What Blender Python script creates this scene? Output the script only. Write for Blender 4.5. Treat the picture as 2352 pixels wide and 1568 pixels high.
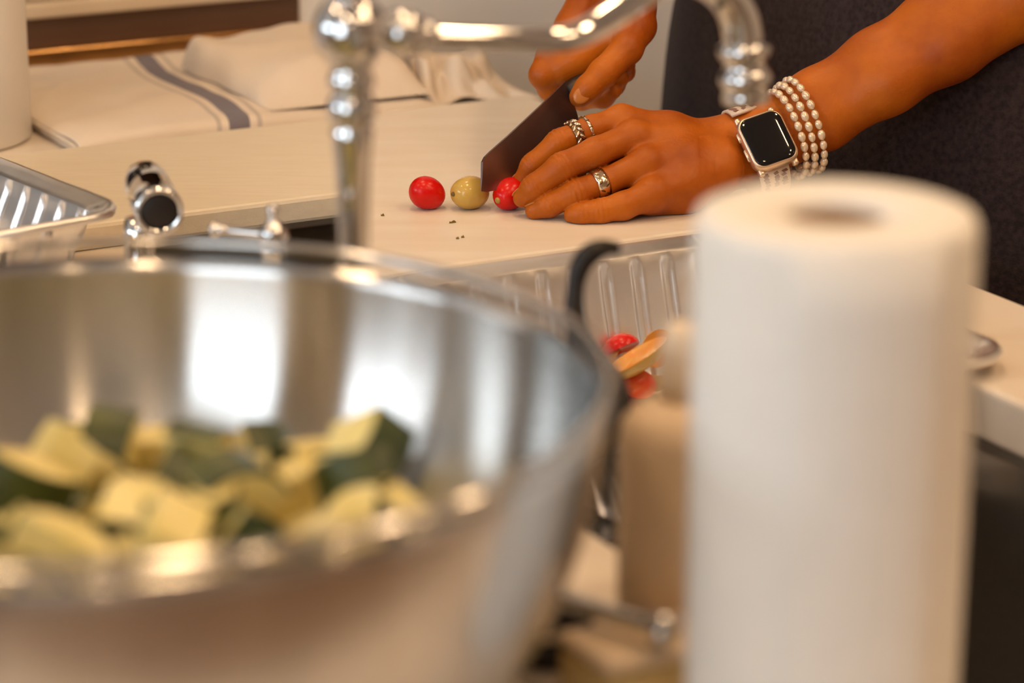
import bpy, bmesh, math, random
import numpy as np
from mathutils import Vector, Matrix, noise as mnoise

for o in list(bpy.data.objects): bpy.data.objects.remove(o)
scene = bpy.context.scene
COL = scene.collection
random.seed(7); RNG = np.random.default_rng(7)

# ------------------------------------------------------------------ camera
LENS = 100.0
FPX = LENS / 36.0 * 2352.0
PITCH = math.radians(17.0)
CAM = Vector((0, 0, 1.391))
FWD = Vector((0, math.cos(PITCH), -math.sin(PITCH)))
UPV = Vector((0, math.sin(PITCH), math.cos(PITCH)))
RGT = Vector((1, 0, 0))
cam_data = bpy.data.cameras.new('camera')
cam_data.lens = LENS; cam_data.sensor_width = 36.0
cam_data.clip_start = 0.05
cam_data.dof.use_dof = True
cam_data.dof.focus_distance = 1.905
cam_data.dof.aperture_fstop = 4.7
cam = bpy.data.objects.new('camera', cam_data); COL.objects.link(cam)
cam.location = CAM
cam.rotation_euler = (math.radians(90) - PITCH, 0, 0)
scene.camera = cam

# ------------------------------------------------------------------ view + world
vs = scene.view_settings
vs.view_transform = 'Standard'; vs.look = 'None'; vs.gamma = 1.0; vs.use_curve_mapping = False
vs.exposure = -0.31
world = bpy.data.worlds.new('world'); scene.world = world; world.use_nodes = True
wbg = world.node_tree.nodes['Background']
wbg.inputs[0].default_value = (0.62, 0.78, 1.0, 1); wbg.inputs[1].default_value = 1.2

# kitchen axes: u runs along the window wall (towards the cook), v runs along the sink front (towards the camera)
TH = math.radians(28.0)
UX = Vector((math.cos(TH), math.sin(TH), 0)); VX = Vector((math.sin(TH), -math.cos(TH), 0))
ORG = Vector((-0.074, 1.236, 0))
def K(u, v, z): return ORG + UX * u + VX * v + Vector((0, 0, z))
def at(px, py, t): return CAM + t * (FWD + RGT * ((px - 1176) / FPX) + UPV * ((784 - py) / FPX))
def onz(px, py, z):
    r = FWD + RGT * ((px - 1176) / FPX) + UPV * ((784 - py) / FPX)
    return CAM + r * ((z - CAM.z) / r.z)
def mm(px, t): return px * t / FPX

CEIL = 2.5
U0, U1, V0, V1 = -2.6, 2.6, -1.19, 3.2
def area_light(name, loc, direction, sx, sy, power, color, shape='RECTANGLE'):
    l = bpy.data.lights.new(name, 'AREA'); l.shape = shape; l.size = sx
    if shape in ('RECTANGLE', 'ELLIPSE'): l.size_y = sy
    l.energy = power; l.color = color
    o = bpy.data.objects.new(name, l); COL.objects.link(o); o.location = loc
    o.rotation_euler = Vector(direction).to_track_quat('-Z', 'Y').to_euler()
    return o
# daylight through the left wall; second, wider window added to light the roll
WINS = [dict(v0=-0.60, v1=-0.30, z0=1.05, z1=2.2, p=17.0), dict(v0=1.0, v1=2.5, z0=0.95, z1=2.38, p=35.0)]
for w_ in WINS:
    area_light('window_daylight', K(U0 + 0.02, (w_['v0'] + w_['v1']) / 2, (w_['z0'] + w_['z1']) / 2), UX,
               w_['z1'] - w_['z0'], w_['v1'] - w_['v0'], w_['p'], (0.80, 0.90, 0.97))
LAMP_POWER = 3.95
LAMP_COLOR = (1.0, 0.66, 0.37)
LAMPS = [(-0.75, -0.55), (-0.75, 0.75), (0.3, -0.75), (0.80, 0.42), (1.15, -0.15), (1.0, 0.85), (-0.75, 2.0), (0.9, 1.5), (1.65, 1.3), (0.12, -0.1), (0.25, 1.15)]  # unseen downlights; last one added, several shifted, to light the paper towel roll

# ------------------------------------------------------------------ materials
def new_mat(name):
    m = bpy.data.materials.new(name); m.use_nodes = True
    return m, m.node_tree, m.node_tree.nodes['Principled BSDF']
def N(nt, typ, **kw):
    n = nt.nodes.new(typ)
    for k, v in kw.items():
        if k in n.inputs: n.inputs[k].default_value = v
        else: setattr(n, k, v)
    return n
def pmat(name, color, rough=0.5, metal=0.0, c2=None, nscale=20.0, bump=0.0, bscale=200.0, spec=0.5, stretch=None, sss=0.0, sssr=None, coat=0.0, detail=4.0, fac=(0.35, 0.65), coords='Object', sheen=0.0):
    m, nt, b = new_mat(name)
    b.inputs['Roughness'].default_value = rough; b.inputs['Metallic'].default_value = metal
    b.inputs['Specular IOR Level'].default_value = spec
    b.inputs['Coat Weight'].default_value = coat
    b.inputs['Sheen Weight'].default_value = sheen
    tc = N(nt, 'ShaderNodeTexCoord'); src = tc.outputs[coords]
    if stretch:
        mp = N(nt, 'ShaderNodeMapping'); mp.inputs['Scale'].default_value = stretch
        nt.links.new(src, mp.inputs['Vector']); src = mp.outputs['Vector']
    if c2 is None: c2 = tuple(c * 0.93 for c in color)
    n = N(nt, 'ShaderNodeTexNoise', Scale=nscale, Detail=detail)
    r = N(nt, 'ShaderNodeValToRGB')
    r.color_ramp.elements[0].position = fac[0]; r.color_ramp.elements[1].position = fac[1]
    r.color_ramp.elements[0].color = (*color, 1); r.color_ramp.elements[1].color = (*c2, 1)
    nt.links.new(src, n.inputs['Vector']); nt.links.new(n.outputs['Fac'], r.inputs['Fac'])
    nt.links.new(r.outputs['Color'], b.inputs['Base Color'])
    if bump > 0:
        n2 = N(nt, 'ShaderNodeTexNoise', Scale=bscale, Detail=3.0)
        bp = N(nt, 'ShaderNodeBump', Strength=bump, Distance=0.001)
        nt.links.new(src, n2.inputs['Vector']); nt.links.new(n2.outputs['Fac'], bp.inputs['Height'])
        nt.links.new(bp.outputs['Normal'], b.inputs['Normal'])
    if sss > 0:
        b.inputs['Subsurface Weight'].default_value = sss
        b.inputs['Subsurface Radius'].default_value = sssr or (1.0, 0.3, 0.1)
        b.inputs['Subsurface Scale'].default_value = 0.004
    return m
def emat(name, color, strength):
    m, nt, b = new_mat(name)
    b.inputs['Base Color'].default_value = (*color, 1)
    b.inputs['Emission Color'].default_value = (*color, 1); b.inputs['Emission Strength'].default_value = strength
    return m

M = {}
M['counter'] = pmat('counter_quartz', (0.80, 0.72, 0.62), 0.28, c2=(0.68, 0.57, 0.45), nscale=5, stretch=(1, 3.5, 1), fac=(0.45, 0.75), bump=0.03)
M['board'] = pmat('board_plastic', (0.80, 0.73, 0.63), 0.42, c2=(0.76, 0.67, 0.56), nscale=9, bump=0.08, bscale=400, stretch=(1, 6, 1))
M['board2'] = pmat('board_cream', (0.78, 0.70, 0.56), 0.42, c2=(0.74, 0.66, 0.52), nscale=30, bump=0.15, bscale=120, stretch=(1, 8, 8))
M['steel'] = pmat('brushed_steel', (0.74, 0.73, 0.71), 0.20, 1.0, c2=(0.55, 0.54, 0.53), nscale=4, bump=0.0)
def aniso(m, amt, rot):
    nt = m.node_tree; b = nt.nodes['Principled BSDF']; b.inputs['Anisotropic'].default_value = amt; b.inputs['Anisotropic Rotation'].default_value = rot
    tg = N(nt, 'ShaderNodeTangent', direction_type='RADIAL', axis='Z'); nt.links.new(tg.outputs[0], b.inputs['Tangent'])
aniso(M['steel'], 1.0, 0.25)
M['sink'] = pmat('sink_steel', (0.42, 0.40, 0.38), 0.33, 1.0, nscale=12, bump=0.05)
M['chrome'] = pmat('chrome', (0.66, 0.67, 0.68), 0.045, 1.0, c2=(0.62, 0.63, 0.64))
M['foil'] = pmat('aluminium_foil', (0.86, 0.85, 0.85), 0.33, 1.0, c2=(0.80, 0.79, 0.79), nscale=40, bump=0.15, bscale=90)
M['paper'] = pmat('paper_towel', (0.80, 0.78, 0.74), 0.9, c2=(0.78, 0.76, 0.72), nscale=60, bump=0.35, bscale=160, spec=0.1)
M['card'] = pmat('cardboard', (0.30, 0.19, 0.11), 0.9, nscale=30, spec=0.1)
M['skin'] = pmat('skin', (0.52, 0.138, 0.006), 0.44, c2=(0.27, 0.046, 0.002), nscale=16, bump=0.22, bscale=420, sss=0.05, sssr=(1.0, 0.35, 0.12), fac=(0.35, 0.7), spec=0.3)
M['nail'] = pmat('nail', (0.55, 0.185, 0.035), 0.25, nscale=60)
M['dress'] = pmat('dark_fabric', (0.022, 0.0145, 0.016), 0.95, c2=(0.042, 0.028, 0.028), nscale=240, bump=0.5, bscale=700, spec=0.15, sheen=0.05)
M['blade'] = pmat('blade_steel', (0.32, 0.25, 0.25), 0.38, 1.0, c2=(0.29, 0.22, 0.22), nscale=50, stretch=(1, 1, 1))
M['handle'] = pmat('knife_handle', (0.035, 0.02, 0.015), 0.5, nscale=50)
M['red'] = pmat('tomato_red', (0.66, 0.004, 0.0015), 0.27, c2=(0.58, 0.003, 0.001), nscale=40, spec=0.35)
M['yellow'] = pmat('tomato_yellow', (0.62, 0.42, 0.10), 0.17, c2=(0.54, 0.34, 0.07), nscale=40, sss=0.2, sssr=(1, .7, .2))
M['orange'] = pmat('tomato_cut', (0.75, 0.27, 0.02), 0.2, c2=(0.7, 0.33, 0.03), nscale=80, sss=0.2)
M['redcut'] = pmat('tomato_cut_red', (0.65, 0.05, 0.02), 0.2, c2=(0.6, 0.12, 0.03), nscale=120)
M['scar'] = pmat('stem_scar', (0.16, 0.10, 0.03), 0.8)
M['scar2'] = pmat('stem_scar_green', (0.42, 0.26, 0.05), 0.6)
M['herb'] = pmat('herb', (0.14, 0.10, 0.015), 0.7, c2=(0.2, 0.13, 0.03))
M['zflesh'] = pmat('zucchini_flesh', (0.86, 0.74, 0.34), 0.45, c2=(0.78, 0.66, 0.24), nscale=50, sss=0.1, sssr=(1, .9, .4))
M['zskin'] = pmat('zucchini_skin', (0.026, 0.040, 0.008), 0.4, c2=(0.07, 0.085, 0.015), nscale=60)
M['white'] = pmat('white_plastic', (0.90, 0.87, 0.83), 0.5, nscale=10)
M['gold'] = pmat('watch_aluminium', (0.80, 0.62, 0.46), 0.3, 0.85, nscale=50)
M['ringgold'] = pmat('ring_silver_gold', (0.80, 0.66, 0.50), 0.16, 1.0, nscale=200)
M['ringdark'] = pmat('ring_recess', (0.22, 0.14, 0.07), 0.35, 1.0, nscale=200)
M['pearl'] = pmat('pearl', (0.84, 0.69, 0.52), 0.22, 0.35, nscale=150, coat=0.6)
M['cord'] = pmat('bracelet_cord', (0.24, 0.11, 0.05), 0.7)
M['screen'] = pmat('watch_glass', (0.006, 0.005, 0.006), 0.08, nscale=20, spec=0.4)
M['band'] = pmat('watch_band', (0.80, 0.66, 0.54), 0.5, nscale=100)
M['bandprint'] = pmat('watch_band_print', (0.20, 0.07, 0.05), 0.6)
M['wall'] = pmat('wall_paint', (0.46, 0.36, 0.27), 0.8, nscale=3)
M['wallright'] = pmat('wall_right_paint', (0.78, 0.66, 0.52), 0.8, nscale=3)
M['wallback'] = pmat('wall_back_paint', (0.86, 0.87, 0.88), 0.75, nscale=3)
M['ceil'] = pmat('ceiling_paint', (0.78, 0.72, 0.64), 0.9, nscale=3)
M['floor'] = pmat('floor_wood', (0.34, 0.19, 0.10), 0.5, c2=(0.24, 0.125, 0.06), nscale=6, stretch=(1, 9, 1))
M['cab'] = pmat('cabinet_brown', (0.10, 0.05, 0.028), 0.5, c2=(0.075, 0.037, 0.02), nscale=8, stretch=(1, 1, 6))
M['bronze'] = pmat('bronze_track', (0.135, 0.075, 0.048), 0.45, 0.2, nscale=12)
M['brass'] = pmat('brass_trim', (0.72, 0.42, 0.17), 0.25, 1.0, nscale=60, bump=0.4, bscale=60)
M['sill'] = pmat('sill_cream', (0.74, 0.63, 0.48), 0.5, nscale=9)
M['frame'] = pmat('sill_grey', (0.48, 0.40, 0.31), 0.5, nscale=9)
M['glassdark'] = pmat('night_glass', (0.010, 0.006, 0.005), 0.08, nscale=9)
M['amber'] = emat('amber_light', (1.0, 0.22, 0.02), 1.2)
M['black'] = pmat('black_nylon', (0.008, 0.005, 0.005), 0.45, nscale=30)
M['sponge'] = pmat('sponge', (0.62, 0.44, 0.18), 0.95, c2=(0.5, 0.33, 0.12), nscale=120, bump=0.8, bscale=250)
M['soap'] = pmat('soap_bottle', (0.72, 0.56, 0.38), 0.4, c2=(0.66, 0.5, 0.33), nscale=12)
M['soapcap'] = pmat('soap_cap', (0.80, 0.66, 0.50), 0.5, nscale=20)
M['lampglow'] = emat('lamp_glow', (1.0, 0.74, 0.45), 30.0)
M['winglow'] = emat('daylight_pane', (0.80, 0.90, 0.97), 2.0)
M['trimwhite'] = pmat('trim_white', (0.7, 0.66, 0.6), 0.5)

def towel_mat(name, stripes):
    """cream woven cotton; stripes: list of (axis offset, half width, strength) along local x"""
    m, nt, b = new_mat(name)
    b.inputs['Roughness'].default_value = 0.95; b.inputs['Specular IOR Level'].default_value = 0.1
    b.inputs['Sheen Weight'].default_value = 0.15
    tc = N(nt, 'ShaderNodeTexCoord')
    sep = N(nt, 'ShaderNodeSeparateXYZ'); nt.links.new(tc.outputs['UV'], sep.inputs[0])
    nz = N(nt, 'ShaderNodeTexNoise', Scale=14.0, Detail=4.0); nt.links.new(tc.outputs['Object'], nz.inputs['Vector'])
    base = N(nt, 'ShaderNodeMixRGB'); base.inputs[1].default_value = (0.80, 0.71, 0.60, 1); base.inputs[2].default_value = (0.72, 0.61, 0.50, 1)
    nt.links.new(nz.outputs['Fac'], base.inputs[0]); col = base.outputs[0]
    for (x0, hw, st) in stripes:
        s = N(nt, 'ShaderNodeMath', operation='SUBTRACT'); s.inputs[1].default_value = x0; nt.links.new(sep.outputs[0], s.inputs[0])
        a = N(nt, 'ShaderNodeMath', operation='ABSOLUTE'); nt.links.new(s.outputs[0], a.inputs[0])
        l = N(nt, 'ShaderNodeMath', operation='LESS_THAN'); l.inputs[1].default_value = hw; nt.links.new(a.outputs[0], l.inputs[0])
        mu = N(nt, 'ShaderNodeMath', operation='MULTIPLY'); mu.inputs[1].default_value = st; nt.links.new(l.outputs[0], mu.inputs[0])
        mx = N(nt, 'ShaderNodeMixRGB'); mx.inputs[2].default_value = (0.085, 0.08, 0.135, 1)
        nt.links.new(mu.outputs[0], mx.inputs[0]); nt.links.new(col, mx.inputs[1]); col = mx.outputs[0]
    nt.links.new(col, b.inputs['Base Color'])
    n2 = N(nt, 'ShaderNodeTexNoise', Scale=500.0); nt.links.new(tc.outputs['Object'], n2.inputs['Vector'])
    bp = N(nt, 'ShaderNodeBump', Strength=0.3, Distance=0.001); nt.links.new(n2.outputs['Fac'], bp.inputs['Height']); nt.links.new(bp.outputs['Normal'], b.inputs['Normal'])
    return m

# ------------------------------------------------------------------ object helpers
def empty(name, loc=(0, 0, 0)):
    o = bpy.data.objects.new(name, None); COL.objects.link(o); o.location = loc; o.empty_display_size = 0.02
    return o
def tag(o, label, cat, group=None):
    o['label'] = label; o['category'] = cat
    if group: o['group'] = group
    return o
def obj(name, verts, faces, mat, parent=None, smooth=True, mats=None, fmat=None):
    """verts in world space; a child is stored relative to its parent's location"""
    me = bpy.data.meshes.new(name)
    ofs = Vector((0, 0, 0)); p = parent
    while p is not None: ofs += p.location; p = p.parent
    if isinstance(verts, np.ndarray): verts = verts.astype(float) - np.array(ofs)
    else: verts = [tuple(Vector(v) - ofs) for v in verts]
    me.from_pydata(verts.tolist() if isinstance(verts, np.ndarray) else verts, [], faces.tolist() if isinstance(faces, np.ndarray) else faces)
    for m in (mats or [mat]): me.materials.append(m)
    if fmat is not None: me.polygons.foreach_set('material_index', fmat)
    if smooth: me.polygons.foreach_set('use_smooth', [True] * len(me.polygons))
    me.update()
    o = bpy.data.objects.new(name, me); COL.objects.link(o)
    if parent is not None: o.parent = parent
    return o
def recenter(o, loc):
    """move a top-level mesh's origin to loc without moving it"""
    d = Vector(loc) - o.location
    o.data.transform(Matrix.Translation(-d)); o.location = Vector(loc); return o
def fixnormals(o):
    bm = bmesh.new(); bm.from_mesh(o.data); bmesh.ops.recalc_face_normals(bm, faces=bm.faces); bm.to_mesh(o.data); bm.free(); return o
def bevel(o, w, seg=2):
    m = o.modifiers.new('bevel', 'BEVEL'); m.width = w; m.segments = seg; m.limit_method = 'ANGLE'; m.angle_limit = math.radians(40)
    return o
def prism(name, pts, z0, z1, mat, parent=None, bev=0.0, smooth=False):
    """extruded polygon (uv points, kitchen frame)"""
    n = len(pts)
    vv = [K(a, b, z0) for a, b in pts] + [K(a, b, z1) for a, b in pts]
    ff = [list(range(n))[::-1], list(range(n, 2 * n))] + [[i, (i + 1) % n, n + (i + 1) % n, n + i] for i in range(n)]
    o = obj(name, vv, ff, mat, parent, smooth); fixnormals(o)
    if bev: bevel(o, bev)
    return o
def kbox(name, u0, u1, v0, v1, z0, z1, mat, parent=None, bev=0.0):
    return prism(name, [(u0, v0), (u1, v0), (u1, v1), (u0, v1)], z0, z1, mat, parent, bev)
def basis(ax):
    ax = Vector(ax).normalized(); t = Vector((0, 0, 1)) if abs(ax.z) < 0.9 else Vector((1, 0, 0))
    a = ax.cross(t).normalized(); b = ax.cross(a).normalized(); return a, b, ax
def lathe_geo(prof, loc, axis=(0, 0, 1), n=48, closed=False):
    """prof: list of (radius, height along axis)"""
    a, b, ax = basis(axis); loc = Vector(loc); V = []; Fc = []
    for r, h in prof:
        for i in range(n):
            t = 2 * math.pi * i / n; V.append(loc + ax * h + a * (r * math.cos(t)) + b * (r * math.sin(t)))
    m = len(prof)
    for j in range(m if closed else m - 1):
        for i in range(n):
            k = (j + 1) % m; Fc.append([j * n + i, j * n + (i + 1) % n, k * n + (i + 1) % n, k * n + i])
    if not closed:
        if prof[0][0] > 1e-6: Fc.append([i for i in range(n)])
        if prof[-1][0] > 1e-6: Fc.append([(m - 1) * n + i for i in range(n)][::-1])
    return V, Fc
def lathe(name, prof, loc, mat, parent=None, axis=(0, 0, 1), n=48, closed=False):
    V, Fc = lathe_geo(prof, loc, axis, n, closed)
    return fixnormals(obj(name, V, Fc, mat, parent))
def catmull(pts, sub=8):
    P = [np.array(p, float) for p in pts]; P = [2 * P[0] - P[1]] + P + [2 * P[-1] - P[-2]]; out = []
    for i in range(1, len(P) - 2):
        for s in range(sub):
            t = s / sub
            out.append(0.5 * ((2 * P[i]) + (-P[i - 1] + P[i + 1]) * t + (2 * P[i - 1] - 5 * P[i] + 4 * P[i + 1] - P[i + 2]) * t * t + (-P[i - 1] + 3 * P[i] - 3 * P[i + 1] + P[i + 2]) * t ** 3))
    out.append(P[-2]); return out
def tube_geo(path, n=20, caps=True):
    """path: list of (x,y,z,r)"""
    V = []; Fc = []; P = [Vector(p[:3]) for p in path]; prev = None
    for j, p in enumerate(path):
        d = (P[min(j + 1, len(P) - 1)] - P[max(j - 1, 0)]).normalized()
        if prev is None: a, _, _ = basis(d)
        else: a = (prev - d * prev.dot(d)).normalized()
        prev = a; b = d.cross(a)
        for i in range(n):
            t = 2 * math.pi * i / n; V.append(P[j] + (a * math.cos(t) + b * math.sin(t)) * p[3])
    for j in range(len(path) - 1):
        for i in range(n): Fc.append([j * n + i, j * n + (i + 1) % n, (j + 1) * n + (i + 1) % n, (j + 1) * n + i])
    if caps:
        Fc.append([i for i in range(n)][::-1]); Fc.append([(len(path) - 1) * n + i for i in range(n)])
    return V, Fc
def tube(name, path, mat, parent=None, n=20, sub=8):
    pts = catmull(path, sub) if sub > 1 else path
    V, Fc = tube_geo(pts, n); return fixnormals(obj(name, V, Fc, mat, parent))
def ball_prof(r, z0=0.0, n=14, a0=-90, a1=90):
    return [(max(r * math.cos(math.radians(a0 + (a1 - a0) * i / n)), 1e-5), z0 + r * math.sin(math.radians(a0 + (a1 - a0) * i / n))) for i in range(n + 1)]
def ellipsoid_geo(c, ex, ey, ez, nu=24, nv=14, fn=None):
    V = []; Fc = []; c = Vector(c)
    for j in range(nv + 1):
        ph = -math.pi / 2 + math.pi * j / nv
        for i in range(nu):
            t = 2 * math.pi * i / nu
            d = Vector((math.cos(ph) * math.cos(t), math.cos(ph) * math.sin(t), math.sin(ph)))
            s = fn(d) if fn else 1.0
            V.append(c + (ex * d.x + ey * d.y + ez * d.z) * s)
    for j in range(nv):
        for i in range(nu): Fc.append([j * nu + i, j * nu + (i + 1) % nu, (j + 1) * nu + (i + 1) % nu, (j + 1) * nu + i])
    return V, Fc

# ------------------------------------------------------------------ the room
def struct(o): o['kind'] = 'structure'; return o
struct(kbox('floor', U0, U1, V0, V1, -0.05, 0.0, M['floor']))
struct(kbox('ceiling', U0, U1, V0, V1, CEIL, CEIL + 0.05, M['ceil']))
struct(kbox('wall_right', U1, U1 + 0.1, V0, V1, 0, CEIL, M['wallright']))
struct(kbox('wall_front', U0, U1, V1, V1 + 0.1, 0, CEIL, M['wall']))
wl = empty('wall_left', K(U0, 0, 0)); struct(wl)
edges = [V0] + [x for w_ in WINS for x in (w_['v0'], w_['v1'])] + [V1]
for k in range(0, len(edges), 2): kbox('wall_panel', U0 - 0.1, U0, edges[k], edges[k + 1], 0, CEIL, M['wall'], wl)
for k, w_ in enumerate(WINS):
    kbox('wall_panel', U0 - 0.1, U0, w_['v0'], w_['v1'], 0, w_['z0'], M['wall'], wl)
    kbox('wall_panel', U0 - 0.1, U0, w_['v0'], w_['v1'], w_['z1'], CEIL, M['wall'], wl)
    w1 = empty('window_%d' % (1 if k == 0 else 3), K(U0, w_['v0'], w_['z0'])); struct(w1)  # second opening is unseen, added for its light on roll and bowl
    kbox('pane', U0 - 0.08, U0 - 0.07, w_['v0'], w_['v1'], w_['z0'], w_['z1'], M['winglow'], w1)
    zm = (w_['z0'] + w_['z1']) / 2
    kbox('mullion', U0 - 0.07, U0 - 0.03, w_['v0'], w_['v1'], zm - 0.02, zm + 0.02, M['trimwhite'], w1)
    kbox('window_sill', U0 - 0.07, U0 + 0.06, w_['v0'] - 0.05, w_['v1'] + 0.05, w_['z0'] - 0.03, w_['z0'], M['trimwhite'], w1)
# back wall with the low dark window over the counter
WU = 0.50
wb = empty('wall_back', K(0, V0, 0)); struct(wb)
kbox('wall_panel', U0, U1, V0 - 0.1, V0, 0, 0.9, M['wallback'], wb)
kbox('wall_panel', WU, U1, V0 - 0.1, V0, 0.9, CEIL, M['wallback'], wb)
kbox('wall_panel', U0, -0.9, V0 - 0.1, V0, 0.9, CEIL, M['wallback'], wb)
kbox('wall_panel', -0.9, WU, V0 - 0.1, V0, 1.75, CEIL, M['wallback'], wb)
w2 = empty('window_2', K(0, V0, 0.9)); struct(w2)
kbox('window_track', -0.9, WU, V0 - 0.03, V0 + 0.002, 0.906, 0.945, M['bronze'], w2)
kbox('window_sill', -0.9, WU, V0 - 0.05, V0 + 0.010, 0.945, 0.957, M['sill'], w2, 0.002)
kbox('window_frame', -0.9, WU, V0 - 0.06, V0 - 0.005, 0.957, 0.978, M['frame'], w2, 0.002)
kbox('pane', -0.9, WU, V0 - 0.055, V0 - 0.045, 0.978, 1.75, M['glassdark'], w2)
kbox('window_frame', WU - 0.05, WU, V0 - 0.06, V0 + 0.004, 0.978, 1.75, M['frame'], w2)
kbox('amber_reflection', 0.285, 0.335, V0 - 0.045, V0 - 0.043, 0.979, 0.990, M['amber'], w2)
tr = kbox('trim_1', -0.9, WU, V0 + 0.0025, V0 + 0.014, 0.9, 0.919, M['brass'], None, 0.002); struct(tr)

# ceiling lamps
for i, (lu, lv) in enumerate(LAMPS):
    d = empty('ceiling_downlight', K(lu, lv, CEIL))
    lathe('trim_ring', [(0.065, -0.002), (0.085, -0.002), (0.085, -0.010), (0.065, -0.010)], K(lu, lv, CEIL), M['trimwhite'], d, closed=True, n=32)
    lathe('lamp_disc', [(1e-5, -0.004), (0.063, -0.004)], K(lu, lv, CEIL), M['lampglow'], d, n=32)
    al = area_light('lamp_light', K(lu, lv, CEIL - 0.012), (0, 0, -1), 0.13, 0.13, LAMP_POWER, LAMP_COLOR, 'DISK')
    al.parent = d; al.location = (0, 0, -0.012)
    nm = ['beside the left wall near the window corner', 'between the window and the bowl', 'above the folded towels', 'above the paper towel roll', 'behind the cook', 'to the right of the camera', 'in the far corner behind the camera', 'right of the camera near the front wall', 'nearest the right wall', 'right above the sink', 'between the camera and the paper towel roll, added to light it'][i]
    tag(d, 'round recessed ceiling light ' + nm, 'ceiling light', 'recessed ceiling lights')

# ------------------------------------------------------------------ counter, sink
SU0, SU1, SV0, SV1 = 0.126, 0.432, -0.700, 0.33
CU0, CU1, CV0, CV1 = -0.36, 0.555, V0 + 0.003, 0.42
ZC = 0.90
ct = empty('countertop', K(0, 0, ZC))
tag(ct, 'cream quartz countertop with a sink cut out of it', 'countertop')
def slab():
    us = [CU0, SU0, SU1, CU1]; vs_ = [CV0, SV0, SV1, CV1]; V = []; Fc = []
    for z in (ZC - 0.032, ZC):
        for a in us:
            for b in vs_: V.append(K(a, b, z))
    idx = lambda k, i, j: k * 16 + i * 4 + j
    for i in range(3):
        for j in range(3):
            if i == 1 and j == 1: continue
            for k in (0, 1):
                Fc.append([idx(k, i, j), idx(k, i + 1, j), idx(k, i + 1, j + 1), idx(k, i, j + 1)])
    def side(i0, j0, i1, j1): Fc.append([idx(0, i0, j0), idx(0, i1, j1), idx(1, i1, j1), idx(1, i0, j0)])
    for i in range(3): side(i, 0, i + 1, 0); side(i, 3, i + 1, 3)
    for j in range(3): side(0, j, 0, j + 1); side(3, j, 3, j + 1)
    side(1, 1, 2, 1); side(1, 2, 2, 2); side(1, 1, 1, 2); side(2, 1, 2, 2)
    o = obj('slab', V, Fc, M['counter'], ct, False); fixnormals(o); bevel(o, 0.004, 3)
slab()
# cabinets that carry it
cb = empty('base_cabinet', K(0, 0, 0)); tag(cb, 'dark brown base cabinet under the cream countertop', 'cabinet')
kbox('side_panel', CU0 + 0.03, CU0 + 0.05, CV0 + 0.02, CV1 - 0.03, 0.08, ZC - 0.032, M['cab'], cb)
kbox('side_panel', CU1 - 0.05, CU1 - 0.03, CV0 + 0.02, CV1 - 0.03, 0.08, ZC - 0.032, M['cab'], cb)
kbox('end_panel', CU0 + 0.05, CU1 - 0.05, CV1 - 0.05, CV1 - 0.03, 0.08, ZC - 0.032, M['cab'], cb)
kbox('toe_kick', CU0 + 0.08, CU1 - 0.08, CV0 + 0.05, CV1 - 0.08, 0.0, 0.08, M['cab'], cb)
for k in range(4):
    v0 = -1.05 + k * 0.41
    d = kbox('door', CU1 - 0.030, CU1 - 0.012, v0, v0 + 0.395, 0.1, ZC - 0.05, M['cab'], cb, 0.003)
    tube('handle', [(*K(CU1 + 0.008, v0 + 0.05, 0.72), 0.005), (*K(CU1 + 0.012, v0 + 0.05, 0.65), 0.005), (*K(CU1 + 0.008, v0 + 0.05, 0.58), 0.005)], M['chrome'], d, 10)
# sink basin
def basin():
    s = empty('kitchen_sink', K((SU0 + SU1) / 2, (SV0 + SV1) / 2, ZC - 0.25)); tag(s, 'deep stainless steel sink basin under the foil pan', 'sink')
    zt, zb = ZC - 0.033, ZC - 0.25; r = 0.035; V = []; Fc = []
    def ring(ins, z):
        out = []; a0, a1, b0, b1 = SU0 - 0.006 + ins, SU1 + 0.006 - ins, SV0 - 0.006 + ins, SV1 + 0.006 - ins; rr = max(r - ins * 0.3, 0.012)
        for (cx, cy, s0) in ((a1 - rr, b1 - rr, 0), (a0 + rr, b1 - rr, 90), (a0 + rr, b0 + rr, 180), (a1 - rr, b0 + rr, 270)):
            for q in range(7):
                t = math.radians(s0 + q * 15); out.append(K(cx + rr * math.cos(t), cy + rr * math.sin(t), z))
        return out
    prof = [(-0.012, zt), (0, zt), (0.0, zt - 0.01), (0.004, zb + 0.03), (0.012, zb + 0.01), (0.03, zb), (0.12, zb - 0.003)]
    for p in prof: V += ring(*p)
    n = 28
    for j in range(len(prof) - 1):
        for i in range(n): Fc.append([j * n + i, j * n + (i + 1) % n, (j + 1) * n + (i + 1) % n, (j + 1) * n + i])
    Fc.append([(len(prof) - 1) * n + i for i in range(n)])
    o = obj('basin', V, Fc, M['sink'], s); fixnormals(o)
    m = o.modifiers.new('thick', 'SOLIDIFY'); m.thickness = 0.0015
    lathe('drain', [(0.02, 0.001), (0.043, 0.004), (0.045, 0.0), (0.03, -0.004), (1e-5, -0.004)], K(0.27, -0.02, zb), M['chrome'], s, n=32)
basin()
# boards
ZB = 0.915
b1 = prism('cutting_board', [(0.190, -0.412), (0.543, -0.412), (0.543, -0.838), (0.388, -0.838)], ZC, ZB, M['board'], None, 0.003)
recenter(b1, K(0.42, -0.62, ZC)); tag(b1, 'white plastic cutting board under the hands and tomatoes', 'cutting board')
b2 = prism('cutting_board', [(0.075, -0.603), (0.277, -0.603), (0.379, -0.822), (0.075, -0.822)], ZC, 0.918, M['board2'], None, 0.003)
recenter(b2, K(0.2, -0.71, ZC)); tag(b2, 'cream board along the sink edge in front of the folded towel', 'cutting board')

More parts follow.
